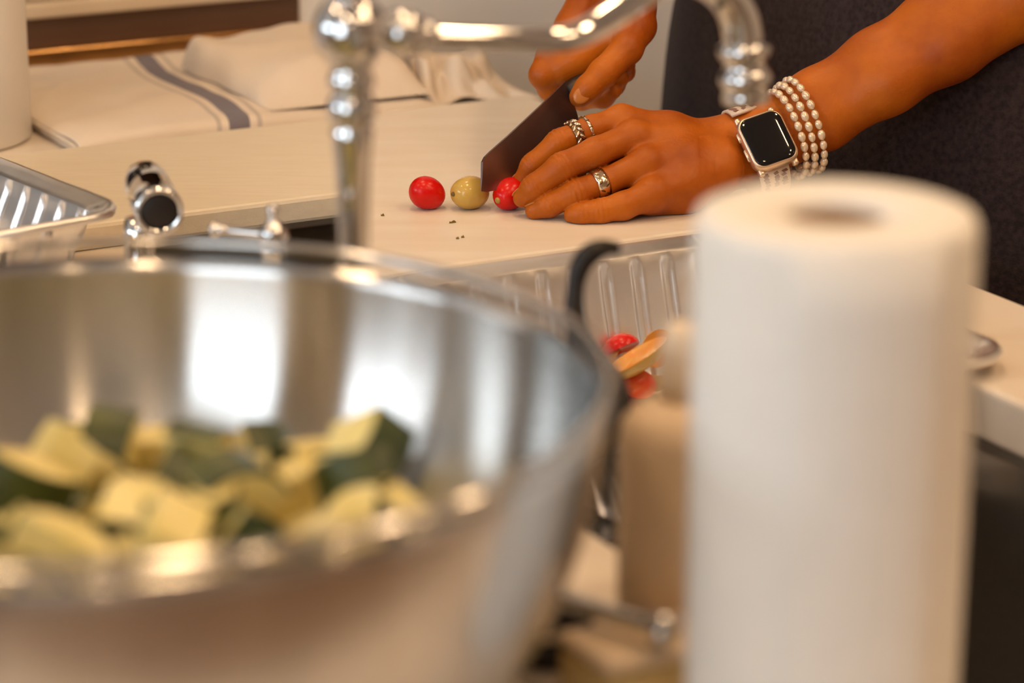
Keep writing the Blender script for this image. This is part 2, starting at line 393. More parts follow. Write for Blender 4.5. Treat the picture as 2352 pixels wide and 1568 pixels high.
# ------------------------------------------------------------------ foil pans
def foil_pan(label, u0, u1, v0, v1, zrim, depth, pitch=0.0225, seed=1):
    t = empty('foil_pan', K((u0 + u1) / 2, (v0 + v1) / 2, zrim - depth)); tag(t, label, 'foil pan')
    rng = random.Random(seed); R = 0.030; nc = 30
    a0, a1, b0, b1 = u0, u1, v0, v1
    # perimeter samples: (corner-or-straight flag, centre offset...)
    per = []
    def straight(p, q, nrm):
        L = math.hypot(q[0] - p[0], q[1] - p[1]); n = max(int(L / 0.0014), 10)
        nf = max(round(L / pitch), 1)
        for i in range(n):
            s = i / n; per.append((p[0] + (q[0] - p[0]) * s, p[1] + (q[1] - p[1]) * s, nrm, 's', (s * nf) % 1.0, min(s, 1 - s) * L))
    def corner(c, s0):
        for i in range(nc):
            t_ = math.radians(s0 + 90 * i / nc); per.append((c[0] + R * math.cos(t_), c[1] + R * math.sin(t_), (math.cos(t_), math.sin(t_)), 'c', rng.random(), i / nc))
    straight((a0 + R, b1), (a1 - R, b1), (0, 1))
    per.reverse(); P1 = per[:]; per.clear()
    corner((a1 - R, b1 - R), 0); corner_a = per[:]; per.clear()
    # go counter-clockwise in (u,v): right side, top... build explicitly
    straight((a1, b0 + R), (a1, b1 - R), (1, 0))
    corner((a1 - R, b1 - R), 0)
    straight((a1 - R, b1), (a0 + R, b1), (0, 1))
    corner((a0 + R, b1 - R), 90)
    straight((a0, b1 - R), (a0, b0 + R), (-1, 0))
    corner((a0 + R, b0 + R), 180)
    straight((a0 + R, b0), (a1 - R, b0), (0, -1))
    corner((a1 - R, b0 + R), 270)
    n = len(per)
    # levels: (outward offset, z, flute weight)
    lev = [(0.0, -0.004, 0, 0), (0.0025, -0.0035, 0, 0), (0.0035, -0.001, 0, 0), (0.002, 0.0015, 0, 0), (-0.001, 0.0018, 0, 0), (-0.004, 0.0, 0, 0), (-0.010, -0.0012, 0, .4), (-0.013, -0.003, 0, 1.0), (-0.0145, -0.0065, 0.15, 1), (-0.0155, -0.010, 1, 1)]
    nw = 9
    for k in range(1, nw + 1):
        f = k / nw; lev.append((-0.0155 - 0.020 * f, -0.010 - (depth - 0.016) * f, 1.0, 1))
    lev += [(-0.038, -depth + 0.003, 0.5, .5), (-0.045, -depth + 0.0006, 0, 0), (-0.075, -depth, 0, 0)]
    def flute(ph):
        # wide flat face, narrow recessed bar
        if ph < 0.62: return 0.0
        if ph < 0.70: return (ph - 0.62) / 0.08
        if ph < 0.92: return 1.0
        return (1.0 - ph) / 0.08
    wr = [[rng.gauss(0, 1) for _ in range(n)] for _ in range(3)]
    V = []
    for li, (off, dz, fw, cw) in enumerate(lev):
        for i, (pu, pv, nr, kind, ph, s) in enumerate(per):
            o = off; z = dz
            if kind == 's': o += 0.0024 * fw * flute(ph) * min(1.0, s / 0.012)
            else:
                a = mnoise.noise(Vector((i * 0.45, li * 0.25 + seed * 9.0, 1.3))); b = mnoise.noise(Vector((i * 0.95, li * 0.33, 7.7 + seed)))
                o += cw * (0.0024 * a + 0.0016 * b)
                if 2 <= li <= 7: z += 0.0010 * a * (1 if li > 3 else .4)
            o += 0.0006 * mnoise.noise(Vector((pu * 30, pv * 30, li * 0.6 + seed)))
            sc = 1.0
            if kind == 'c':
                # corner radius must not invert
                if o < -R + 0.002: o2 = -R + 0.002; ex = o - o2
                else: o2 = o; ex = 0
                cx = (a0 + R) if nr[0] < 0 else (a1 - R); cy = (b0 + R) if nr[1] < 0 else (b1 - R)
                x = pu + nr[0] * o2 + ex * (1 if nr[0] > 0 else -1) * 0.9; y = pv + nr[1] * o2 + ex * (1 if nr[1] > 0 else -1) * 0.9
            else: x = pu + nr[0] * o; y = pv + nr[1] * o
            V.append(K(x, y, zrim + z))
    Fc = []; nl = len(lev); wl_ = 8
    def faces(l0, l1): return [[j * n + i, j * n + (i + 1) % n, (j + 1) * n + (i + 1) % n, (j + 1) * n + i] for j in range(l0, l1) for i in range(n)]
    body = obj('wall', V, faces(7, nl - 1) + [[(nl - 1) * n + i for i in range(n)]], M['foil'], t)
    rim = obj('rim', V, faces(0, 7), M['foil'], t)
    for o in (body, rim):
        bm = bmesh.new(); bm.from_mesh(o.data)
        bmesh.ops.delete(bm, geom=[v for v in bm.verts if not v.link_faces], context='VERTS'); bmesh.ops.recalc_face_normals(bm, faces=bm.faces); bm.to_mesh(o.data); bm.free()
    return t
foil_pan('deep foil pan holding cut tomatoes, sunk in the sink beside the cutting board', 0.196, 0.462, -0.406, -0.100, 0.9125, 0.085, seed=1)
p2 = foil_pan('empty foil pan at the left edge beside the chrome sprayer', -0.25, 0.066, -0.80, -0.462, 0.962, 0.060, seed=4)
piv = K(0.066, -0.462, 0); rot = Matrix.Rotation(math.radians(9.5), 4, 'Z')
d_ = p2.location - piv; p2.rotation_euler.z = math.radians(9.5); p2.location = piv + rot @ d_

# ------------------------------------------------------------------ mixing bowl
BT = 1.10
BC = at(196, 862, BT); BR = mm(1200, BT); BH = BC.z - ZC
bowl = empty('mixing_bowl', (BC.x, BC.y, ZC)); tag(bowl, 'large stainless steel mixing bowl of chopped zucchini in the foreground', 'mixing bowl')
def bowl_r(h):  # inner radius at height h above the counter
    f = max(min(h / BH, 1.0), 0.0)
    return BR * (0.44 + 0.56 * math.sin(math.acos(1 - min(f * 0.98 + 0.02, 1.0))) ** 1.0) if f < 1 else BR
prof = []
nb = 26
for k in range(nb + 1):
    h = 0.0015 + (BH - 0.0015) * (k / nb) ** 1.35
    prof.append((bowl_r(h) if k else BR * 0.5, h))
inner = [(1e-5, 0.003), (BR * 0.45, 0.003)] + [(r - 0.0014, h + 0.0012) for r, h in prof[1:]]
outer = [(1e-5, 0.0), (BR * 0.47, 0.0)] + [(r, h) for r, h in prof[1:]]
lip = [(BR + 0.001, BH + 0.0012), (BR + 0.0035, BH + 0.0006), (BR + 0.0046, BH - 0.001), (BR + 0.0035, BH - 0.0028), (BR + 0.001, BH - 0.003), (BR - 0.0005, BH - 0.0025)]
lathe('bowl_shell', inner[:-1] + outer[::-1][1:], bowl.location, M['steel'], bowl, n=128)
lathe('rim', [(BR - 0.0025, BH - 0.002), (BR - 0.0010, BH + 0.0012)] + lip, bowl.location, M['steel'], bowl, n=128, closed=True)

# ------------------------------------------------------------------ paper towel roll
RT = 1.05
rp = at(1922, 482, RT); rr = mm(327, RT)
roll = empty('paper_towel_roll', (rp.x, rp.y, ZC)); tag(roll, 'white paper towel roll standing in the right foreground', 'paper towel')
RH = rp.z - ZC
rc = 0.0185
V, Fc = lathe_geo([(rc, 0.0005), (rr - 0.002, 0.0005), (rr, 0.003), (rr, RH * .25), (rr + .0004, RH * .5), (rr, RH * .75), (rr, RH - 0.006), (rr - 0.0015, RH - 0.0015), (rr - 0.005, RH), (rr * .8, RH + .0005), (rr * .6, RH), (rc + 0.001, RH - .001), (rc, RH - 0.003), (rc, RH * .5)], roll.location, n=96, closed=True)
fixnormals(obj('paper', V, Fc, M['paper'], roll))
lathe('cardboard_core', [(rc - 0.0002, 0.001), (rc - 0.0002, RH - 0.004), (rc - 0.0016, RH - 0.004), (rc - 0.0016, 0.001)], roll.location, M['card'], roll, n=48, closed=True)
# loose end of the outer sheet, a thin curved flap lying on the roll
def flap():
    V = []; Fc = []; nz, na = 10, 26
    c0 = math.radians(-112)
    for k in range(2):
        for j in range(nz + 1):
            for i in range(na + 1):
                a = c0 + math.radians(62) * i / na; s = i / na
                r = rr + 0.0006 + 0.0010 * (1 - s) ** 3 + 0.0004 * k
                V.append(Vector(roll.location) + Vector((r * math.cos(a), r * math.sin(a), 0.002 + (RH - 0.006) * j / nz)))
    m = (nz + 1) * (na + 1)
    for j in range(nz):
        for i in range(na):
            q = j * (na + 1) + i
            Fc.append([q, q + 1, q + na + 2, q + na + 1]); Fc.append([m + q, m + q + na + 1, m + q + na + 2, m + q + 1])
    def edge(a, b): Fc.append([a, b, m + b, m + a])
    for j in range(nz): edge(j * (na + 1), (j + 1) * (na + 1)); edge(j * (na + 1) + na, (j + 1) * (na + 1) + na)
    for i in range(na): edge(i, i + 1); edge(nz * (na + 1) + i, nz * (na + 1) + i + 1)
    fixnormals(obj('loose_sheet', V, Fc, M['paper'], roll))
flap()

# ------------------------------------------------------------------ faucet
def faucet():
    t0 = 1.30
    top = at(795, 70, t0); base = Vector((top.x + 0.002, top.y, ZC))
    f = empty('kitchen_faucet', base); tag(f, 'tall chrome kitchen faucet with a swivel spout over the sink', 'faucet')
    def hz(py): # height above base for a pixel row on the column
        r = FWD + UPV * ((784 - py) / FPX); return (CAM + r * (top.y / r.y)).z - ZC
    w = lambda px: mm(px, t0)
    pr = [(1e-5, 0), (0.030, 0.0), (0.030, 0.005), (0.024, 0.009), (0.017, 0.018), (0.0125, 0.03), (w(36), 0.06), (w(37), hz(560)), (w(38), hz(470)), (w(41), hz(380)), (w(47), hz(315)), (w(50), hz(298)),
          (w(42), hz(290)), (w(46), hz(284)), (w(55), hz(268)), (w(57), hz(248)), (w(55), hz(232)), (w(46), hz(218)), (w(44), hz(212)), (w(52), hz(200)), (w(54), hz(185)), (w(50), hz(170)), (w(43), hz(158)), (w(46), hz(150)), (w(56), hz(140))]
    zb = top.z - ZC; R = w(86)
    pr += [p for p in ball_prof(R, zb, 16, -52, 60)]
    pr += [(w(46), zb + w(80)), (w(40), zb + w(95)), (w(52), zb + w(106)), (w(52), zb + w(122)), (w(30), zb + w(134)), (w(30), zb + w(142)), (w(38), zb + w(158)), (w(30), zb + w(176)), (1e-5, zb + w(182))]
    lathe('column', pr, base, M['chrome'], f, n=56)
    j = at(925, 76, 1.313); ax = (at(1000, 88, 1.321) - at(860, 66, 1.307)).normalized()
    jp = [(w(30), -w(70)), (w(34), -w(48))] + ball_prof(w(58), 0, 12, -52, 42) + [(w(45), w(44)), (w(47), w(52)), (w(44), w(60)), (w(33), w(66)), (w(33), w(80))]
    lathe('swivel_joint', jp, j, M['chrome'], f, axis=ax, n=40)
    pts = [(985, 86, 1.275, 31), (1080, 89, 1.287, 30), (1200, 91, 1.303, 30), (1285, 90, 1.315, 31), (1350, 70, 1.324, 32), (1430, 20, 1.334, 33), (1510, -32, 1.345, 34), (1585, -50, 1.355, 37), (1655, -20, 1.365, 42), (1695, 35, 1.372, 45), (1708, 100, 1.376, 46)]
    tube('spout', [(*at(a, b, c + .045), mm(d, c + .045)) for a, b, c, d in pts], M['chrome'], f, 28)
    n0 = at(1708, 96, 1.421); n1 = at(1714, 238, 1.429); ax = n1 - n0; L = ax.length; w2 = lambda px: mm(px, 1.425)
    lathe('nozzle', [(w2(44), 0), (w2(60), L * .06), (w2(62), L * .16), (w2(58), L * .24), (w2(49), L * .32), (w2(48), L * .42), (w2(58), L * .5), (w2(62), L * .6), (w2(58), L * .7), (w2(52), L * .76), (w2(56), L * .86), (w2(56), L * .97), (w2(50), L), (w2(38), L), (w2(36), L * .92), (1e-5, L * .92)], n0, M['chrome'], f, axis=ax, n=40)
faucet()
def valve(label, hub_px, t, tip, tipr, finial=True, fpx=58):
    top = at(*hub_px, t); base = Vector((top.x, top.y, ZC)); f = empty('faucet_handle', base); tag(f, label, 'faucet handle')
    h = top.z - ZC; w = lambda px: mm(px, t)
    pr = [(1e-5, 0), (w(64), 0), (w(64), 0.004), (w(50), 0.009), (w(34), 0.02), (w(26), h * .6), (w(26), h - w(42)), (w(36), h - w(36))] + ball_prof(w(34), h, 10, -50, 55)
    if finial: pr += [(w(14), h + w(32)), (w(11), h + w(40)), (w(14), h + w(46))] + ball_prof(w(15), h + w(fpx), 8, -60, 90)
    else: pr += [(1e-5, h + w(34))]
    lathe('hub', pr, base, M['chrome'], f, n=32)
    e = at(*tip); d = e - top
    P = [(*(top + d * s), r) for s, r in ((0.0, tipr * .75), (0.3, tipr * .62), (0.62, tipr * .55), (0.85, tipr * .62), (0.93, tipr), (0.975, tipr), (1.0, tipr * .7))]
    tube('lever', P, M['chrome'], f, 16, 4)
valve('chrome lever tap with a ball finial left of the faucet column', (628, 540), 1.515, (487, 526, 1.53), 0.0042)
valve('chrome lever tap right of the mixing bowl, pointing at the paper towel roll', (1145, 1335), 1.225, (1548, 1452, 1.160), 0.0072, False)
def sprayer():
    t = 1.60
    c = at(366, 487, t); back = at(338, 425, t + 0.055)
    ax = (c - back).normalized(); w = lambda px: mm(px, t)
    post = at(318, 520, t + 0.025); base = Vector((post.x, post.y, ZC))
    f = empty('side_sprayer', base); tag(f, 'short chrome spray head facing the camera beside the left foil pan', 'sprayer')
    L = (c - back).length
    lathe('spray_head', [(1e-5, -0.018), (w(38), -0.018), (w(50), -0.010), (w(54), 0.0), (w(54), L * .25), (w(50), L * .28), (w(50), L * .33), (w(56), L * .36), (w(58), L * .92), (w(56), L), (w(46), L + .001), (w(43), L - .004), (1e-5, L - .004)], back, M['chrome'], f, axis=ax, n=40)
    lathe('nozzle_face', [(1e-5, -.0032), (w(41), -.0032), (w(41), -.0012), (w(36), -.0006), (1e-5, -.0006)], c, M['black'], f, axis=ax, n=32)
    lathe('post', [(1e-5, 0), (0.024, 0), (0.024, 0.006), (0.016, 0.012), (w(34), 0.02), (w(36), post.z - ZC - 0.004), (w(30), post.z - ZC + w(20))], base, M['chrome'], f, n=32)
sprayer()

# ------------------------------------------------------------------ tomatoes on the board
def tomato(name, label, px, py, t, rl, rs, axdir, mat, scarmat, tip=None, group='grape tomatoes on the board', scar=0.0032):
    c = at(px, py, t); ax = Vector(axdir).normalized(); a, b, _ = basis(ax)
    z = c.z
    e = empty(name, (c.x, c.y, ZB)); tag(e, label, 'tomato', group)
    rz = mm(rs, t); c = Vector((c.x, c.y, ZB + rz * 0.985))
    def fn(d): return 1.0 + 0.03 * math.sin(d.x * 3 + px) * math.cos(d.y * 2.0) - 0.03 * max(d.z - 0.85, 0) / 0.15
    V, Fc = ellipsoid_geo(c, a * mm(rs, t), b * mm(rs, t), ax * mm(rl, t), 32, 20, fn)
    V = [Vector((v.x, v.y, max(v.z, ZB + 0.0003))) for v in V]
    fixnormals(obj('fruit', V, Fc, mat, e))
    p = c + ax * mm(rl, t) * 0.955
    lathe('stem_scar', [(1e-5, 0.0014), (scar * .6, 0.0013), (scar, 0.0004), (scar, -.001)], p, scarmat, e, axis=ax, n=12)
    return e
tomato('grape_tomato', 'whole red grape tomato at the left end of the row on the board', 980, 444, 1.918, 45, 38, (0.62, 0.35, -0.38), M['red'], M['scar2'])
tomato('grape_tomato', 'whole yellow grape tomato between the two red ones', 1080, 443, 1.918, 48, 38.5, (-0.8, -0.52, 0.06), M['yellow'], M['scar'], scar=0.0016)
tomato('grape_tomato', 'red grape tomato held by the fingertips under the knife', 1172, 452, 1.918, 48, 37, (-0.62, -0.77, -0.16), M['red'], M['scar2'], scar=0.0022)

# crumbs of herb on the board
def crumb(label, px, py, L, wd, ang):
    c = onz(px, py, ZB); d = Vector((math.cos(ang), math.sin(ang), 0)); s = Vector((-d.y, d.x, 0))
    pts = [(-1, 0), (-.6, .6), (-.1, .8), (.4, .5), (1, .1), (.5, -.5), (-.2, -.4), (-.7, -.3)]
    V = [c + d * (a * L) + s * (b * wd) + Vector((0, 0, 0.0001)) for a, b in pts] + [c + d * (a * L * .8) + s * (b * wd * .7) + Vector((0, 0, 0.0012 + .0006 * math.sin(a * 4))) for a, b in pts]
    n = len(pts); Fc = [list(range(n))[::-1], list(range(n, 2 * n))] + [[i, (i + 1) % n, n + (i + 1) % n, n + i] for i in range(n)]
    o = obj('herb_crumb', V, Fc, M['herb'], None, False); fixnormals(o); recenter(o, c); tag(o, label, 'crumb', 'herb crumbs on the board')
crumb('largest dark green crumb on the board below the yellow tomato', 1040, 512, 0.0028, 0.0012, 0.5)
crumb('small brown crumb on the board close above the pan rim', 1063, 546, 0.0012, 0.0011, 0.3)
crumb('thin sliver crumb lying left of the small brown crumb', 1051, 549, 0.0011, 0.0005, 0.0)
crumb('single dark crumb beside the faucet column', 879, 496, 0.0013, 0.0010, 0.2)

# tomatoes in the pan
def half_tomato(name, label, px, py, t, rl, rs, ax, cut, mat, cutmat, keep=0.0):
    c = at(px, py, t); ax = Vector(ax).normalized(); cut = Vector(cut); cut = (cut - ax * cut.dot(ax)).normalized(); b = ax.cross(cut)
    e = empty(name, c); tag(e, label, 'tomato', 'cut tomatoes in the foil pan')
    n, m = 20, 12; V = []; Fc = []
    for j in range(m + 1):
        ph = math.pi * j / m - math.pi / 2
        for i in range(n + 1):
            th = math.pi * i / n + math.pi
            V.append(c + ax * (mm(rl, t) * math.sin(ph)) + (b * math.cos(th) + cut * math.sin(th)) * (mm(rs, t) * math.cos(ph)))
    for j in range(m):
        for i in range(n): q = j * (n + 1) + i; Fc.append([q, q + 1, q + n + 2, q + n + 1])
    fixnormals(obj('skin', V, Fc, mat, e))
    rim = [c + ax * (mm(rl, t) * math.sin(p)) + b * (mm(rs, t) * math.cos(p)) for p in [2 * math.pi * k / 28 for k in range(28)]]
    V2 = rim + [c + (p - c) * 0.8 - cut * 0.0006 for p in rim] + [c - cut * 0.0016]
    F2 = [[i, (i + 1) % 28, 28 + (i + 1) % 28, 28 + i] for i in range(28)] + [[28 + i, 28 + (i + 1) % 28, 56] for i in range(28)]
    fixnormals(obj('cut_face', V2, F2, cutmat, e))
half_tomato('tomato_half', 'red tomato half lying highest in the foil pan', 1428, 806, 1.812, 46, 40, RGT + UPV * .5, FWD * -.2 - UPV, M['red'], M['redcut'])
half_tomato('tomato_half', 'long yellow tomato half leaning on the red ones in the pan', 1458, 818, 1.785, 84, 40, RGT + UPV * .62, -FWD * .25 + UPV * .3 - RGT * .6, M['yellow'], M['orange'])
half_tomato('tomato_half', 'cut red tomato half lowest in the foil pan', 1466, 880, 1.790, 44, 36, RGT * .9 - UPV * .3, UPV * .5 - FWD, M['redcut'], M['redcut'])
half_tomato('tomato_half', 'orange tomato half behind the yellow one beside the soap bottle', 1512, 800, 1.805, 46, 38, RGT * .5 + UPV, -FWD + RGT * .3, M['orange'], M['orange'])
half_tomato('tomato_half', 'orange tomato half peeking out left of the red one in the pan', 1404, 824, 1.815, 38, 32, RGT * .6 + UPV, RGT + FWD * .2, M['orange'], M['orange'])

half_tomato('tomato_half', 'red tomato half at the bottom of the pan under the yellow one', 1432, 862, 1.815, 44, 38, RGT + FWD * .4, UPV, M['red'], M['redcut'])
half_tomato('tomato_half', 'yellow tomato half at the bottom of the pan beside the soap cap', 1500, 862, 1.812, 44, 38, RGT * .4 + FWD, UPV, M['yellow'], M['orange'])
# ------------------------------------------------------------------ towels
def cloth(name, label, fn, nu, nv, mat, origin, uvf, thick=0.0025, parent=None):
    V = []; UVs = []
    for j in range(nv + 1):
        for i in range(nu + 1):
            V.append(fn(i / nu, j / nv)); UVs.append(uvf(i / nu, j / nv))
    Fc = []
    for j in range(nv):
        for i in range(nu): q = j * (nu + 1) + i; Fc.append([q, q + 1, q + nu + 2, q + nu + 1])
    o = obj(name, V, Fc, mat, parent)
    ul = o.data.uv_layers.new(name='UVMap')
    for lp in o.data.loops: ul.data[lp.index].uv = UVs[lp.vertex_index]
    if thick:
        m = o.modifiers.new('thick', 'SOLIDIFY'); m.thickness = thick; m.offset = -1
    m = o.modifiers.new('sub', 'SUBSURF'); m.levels = 1; m.render_levels = 1
    if parent is None: recenter(o, origin)
    return o
def fold_sheet(u0, u1, v0, v1, z0, z1, skew, seed, wob=0.003, round_r=None):
    """a folded wad: section runs round the near (v1) fold edge; layers between z0 and z1"""
    h = z1 - z0; r = h / 2
    def fn(s, q):
        # q runs along the section: bottom layer from far to near, around the fold, top layer back to far
        uu = u0 + (u1 - u0) * s
        L = (v1 - v0) - r; tot = 2 * L + math.pi * r; d = q * tot
        if d < L: v = v0 + d; z = z0 + 0.001
        elif d < L + math.pi * r:
            a = (d - L) / r; v = v1 - r + r * math.sin(a); z = z0 + r - r * math.cos(a) * 0.98
        else: v = v1 - r - (d - L - math.pi * r); z = z1
        top = max(0.0, (z - z0) / h)
        nz = mnoise.noise(Vector((uu * 14 + seed, v * 11, seed * 1.7))) * wob * 2 + mnoise.noise(Vector((uu * 40 + seed, v * 35, seed))) * wob * .5
        z += nz * top; v += mnoise.noise(Vector((uu * 25, seed * 3.1, 2.0))) * 0.003
        # ends sag
        end = min(s, 1 - s); z -= top * h * 0.25 * max(0, 1 - end / 0.06) ** 2
        return K(uu + skew * (v - v1), v, max(z, z0 + 0.0006))
    return fn
TM1 = towel_mat('towel_cotton_striped', [(0.445, 0.028, 0.85), (0.391, 0.0065, 0.35), (0.499, 0.0065, 0.35)])
TM2 = towel_mat('towel_cotton_plain', [])
TM3 = towel_mat('towel_cotton_stripe_soft', [(0.30, 0.02, 0.6), (0.36, 0.006, 0.4), (0.24, 0.006, 0.4)])
tw = empty('folded_towel', K(0.3, -0.98, ZC)); tag(tw, 'flat folded cream dish towel with a blue stripe beneath the plain one', 'dish towel')
uvid = lambda s, q: (s, q)
uvst = lambda s, q: (s - 0.13 * (q - .55) + 0.014 * math.sin(q * 17), q)
cloth('fold', '', fold_sheet(0.173, 0.474, -1.135, -0.853, ZC, ZC + 0.015, 0.0, 3.0, .0022), 60, 90, TM1, None, uvst, parent=tw)
cloth('inner_fold', '', fold_sheet(0.171, 0.470, -1.13, -0.858, ZC + 0.003, ZC + 0.0095, 0.0, 5.0, .0012), 40, 60, TM2, None, uvid, parent=tw)
tw2 = empty('folded_towel', K(0.39, -1.02, ZC + .03)); tag(tw2, 'plain cream dish towel folded on top, behind the faucet column', 'dish towel')
def pad(z0, H, u0, u1, v0, v1, seed):
    def fn(s, q):
        # q: 0..1 wraps from the bottom edge on the left over the top to the right
        uu = u0 + (u1 - u0) * (0.5 - 0.5 * math.cos(math.pi * s)); v = v0 + (v1 - v0) * (0.5 - 0.5 * math.cos(math.pi * q))
        a = min((uu - u0) / (0.012 + 0.085 * max(0.0, min(1.0, (v - v0) / (v1 - v0) * 1.5 - .35))), 1.0); b = min((u1 - uu) / 0.02, 1.0); c = min((v - v0) / 0.014, 1.0); d = min((v1 - v) / 0.055, 1.0)
        r = lambda x: math.sqrt(max(0.0, 1 - (1 - x) ** 2))
        e = r(a) * r(b) * r(c) * (d * d * (3 - 2 * d)) ** .8
        wv = mnoise.noise(Vector((uu * 16 + seed, v * 14, seed))) * .007 + mnoise.noise(Vector((uu * 45 + seed, v * 30, seed))) * .002
        return K(uu + .006 * mnoise.noise(Vector((v * 20, seed, 0))), v, z0 + 0.0006 + e * (H + wv))
    return fn
cloth('fold', '', pad(ZC + 0.017, 0.028, 0.335, 0.475, -1.06, -0.868, 9.0), 44, 60, TM2, None, uvid, 0.0, tw2)
def crumple(s, q):
    uu = 0.480 + 0.085 * s + 0.008 * math.sin(q * 5); v = -1.05 + 0.195 * q - 0.02 * math.sin(s * 4)
    e = min(s, 1 - s, q, 1 - q); env = min(1.0, e / 0.16); env = env * env * (3 - 2 * env)
    ridge = 0.5 + 0.5 * math.sin(13.0 * (s * 0.85 + q * 0.75) + 2.4 * mnoise.noise(Vector((s * 2.2, q * 2.2, 4.0))))
    ridge2 = 0.5 + 0.5 * math.sin(14 * (q * 1.0 - s * .55) + 3 * mnoise.noise(Vector((s * 3, q * 3, 8.0))))
    z = ZC + 0.003 + env * (0.006 + 0.016 * ridge ** 2.2 + 0.012 * ridge2 ** 2 + 0.012 * mnoise.noise(Vector((s * 8, q * 8, 1.0)))) + 0.003 * (1 - env) * (1 + ridge)
    return K(uu, v, max(z, ZC + 0.003))
o = cloth('crumpled_towel', '', crumple, 70, 70, TM3, K(0.5, -0.95, ZC), lambda s, q: (s * .6 + q * .4, q), 0.002)
tag(o, 'crumpled cream towel with faint blue lines between faucet and knife hand', 'dish towel')

# white canister at the left edge
cp = onz(-122, 320, ZC); crad = mm(196, 2.16)
can = empty('canister', (cp.x, cp.y, ZC)); tag(can, 'plain white cylindrical canister at the left edge beside the striped towel', 'canister')
lathe('body', [(1e-5, 0), (crad - .004, 0), (crad, .003), (crad, 0.22), (crad - .002, 0.223), (1e-5, 0.223)], cp, M['white'], can, n=64)
lathe('lid', [(1e-5, 0.2235), (crad + .002, 0.2235), (crad + .002, 0.245), (crad - .004, 0.25), (1e-5, 0.25)], cp, M['white'], can, n=64)

# ------------------------------------------------------------------ clutter between bowl and roll
def soap():
    t = 1.205
    c = at(1562, 930, t); base = Vector((c.x, c.y, ZC)); h = c.z - ZC
    e = empty('soap_bottle', base); tag(e, 'tan soap bottle with a pale cap left of the paper towel roll', 'bottle')
    r = mm(142, t); rc_ = mm(54, t)
    lathe('bottle', [(1e-5, 0), (r * .92, 0), (r, .004), (r, h * .86), (r * .96, h * .93), (r * .75, h * .985), (r * .5, h + .003), (1e-5, h + .003)], base, M['soap'], e, n=40)
    lathe('cap', [(1e-5, h + .0032), (rc_, h + .0032), (rc_ * 1.02, h + .014), (rc_ * .9, h + .026), (rc_ * .72, h + .033), (rc_ * .5, h + .036), (1e-5, h + .0365)], base, M['soapcap'], e, n=32)
soap()
sg = empty('kitchen_sponge', K(0.0, 0.21, ZC))
def sponge():
    c = onz(1480, 1545, ZC + 0.012); a = UX; b = VX
    sg.location = (c.x, c.y, ZC)
    V = []; 
    for z in (0.0005, 0.024):
        for (x, y) in ((-.03, -.022), (.03, -.022), (.03, .022), (-.03, .022)): V.append(Vector((c.x, c.y, ZC + z)) + a * x + b * y)
    Fc = [[3, 2, 1, 0], [4, 5, 6, 7], [0, 1, 5, 4], [1, 2, 6, 5], [2, 3, 7, 6], [3, 0, 4, 7]]
    bevel(fixnormals(obj('foam', V, Fc, M['sponge'], sg, True)), 0.005, 3)
    V2 = [Vector((v.x, v.y, ZC + 0.0243 if k < 4 else ZC + 0.029)) for k, v in enumerate(V)]
    bevel(fixnormals(obj('scouring_pad', V2, Fc, M['soap'], sg, True)), 0.002, 2)
sponge(); tag(sg, 'yellow kitchen sponge on the counter at the foot of the paper towel roll', 'sponge')
def dish():
    c = onz(1262, 1462, ZC + .01); e = empty('small_dish', (c.x, c.y, ZC)); tag(e, 'small black dish with a pale rim between bowl and soap bottle', 'dish')
    r = 0.0205
    lathe('dish_body', [(1e-5, 0), (r * .7, 0), (r * .95, .008), (r, .016), (r * .93, .016), (r * .86, .008), (r * .6, .003), (1e-5, .003)], e.location, M['black'], e, n=40)
    lathe('rim', [(r * .93, .0162), (r * 1.03, .0162), (r * 1.03, .0185), (r * .93, .0185)], e.location, M['soap'], e, n=40, closed=True)
dish()
def utensil():
    t = 1.40
    e = empty('kitchen_utensil', at(1345, 1010, 1.43)); tag(e, 'black utensil with a hooked handle standing in the sink between bowl and pan', 'utensil')
    P = [(1425, 572, 1.405, 12), (1400, 568, 1.405, 17), (1366, 576, 1.40, 24), (1336, 606, 1.40, 25), (1322, 660, 1.40, 21), (1322, 740, 1.40, 26), (1352, 810, 1.405, 36), (1392, 880, 1.41, 46)]
    tube('handle', [(*at(a, b, c), mm(r, c)) for a, b, c, r in P], M['black'], e, 14)
    P = [(1392, 878, 1.411, 45), (1400, 930, 1.42, 52), (1372, 990, 1.43, 58), (1335, 1040, 1.435, 52), (1310, 1090, 1.44, 34), (1300, 1200, 1.45, 22), (1295, 1500, 1.47, 20)]
    tube('blade', [(*at(a, b, c), mm(r, c)) for a, b, c, r in P], M['black'], e, 14)
utensil()

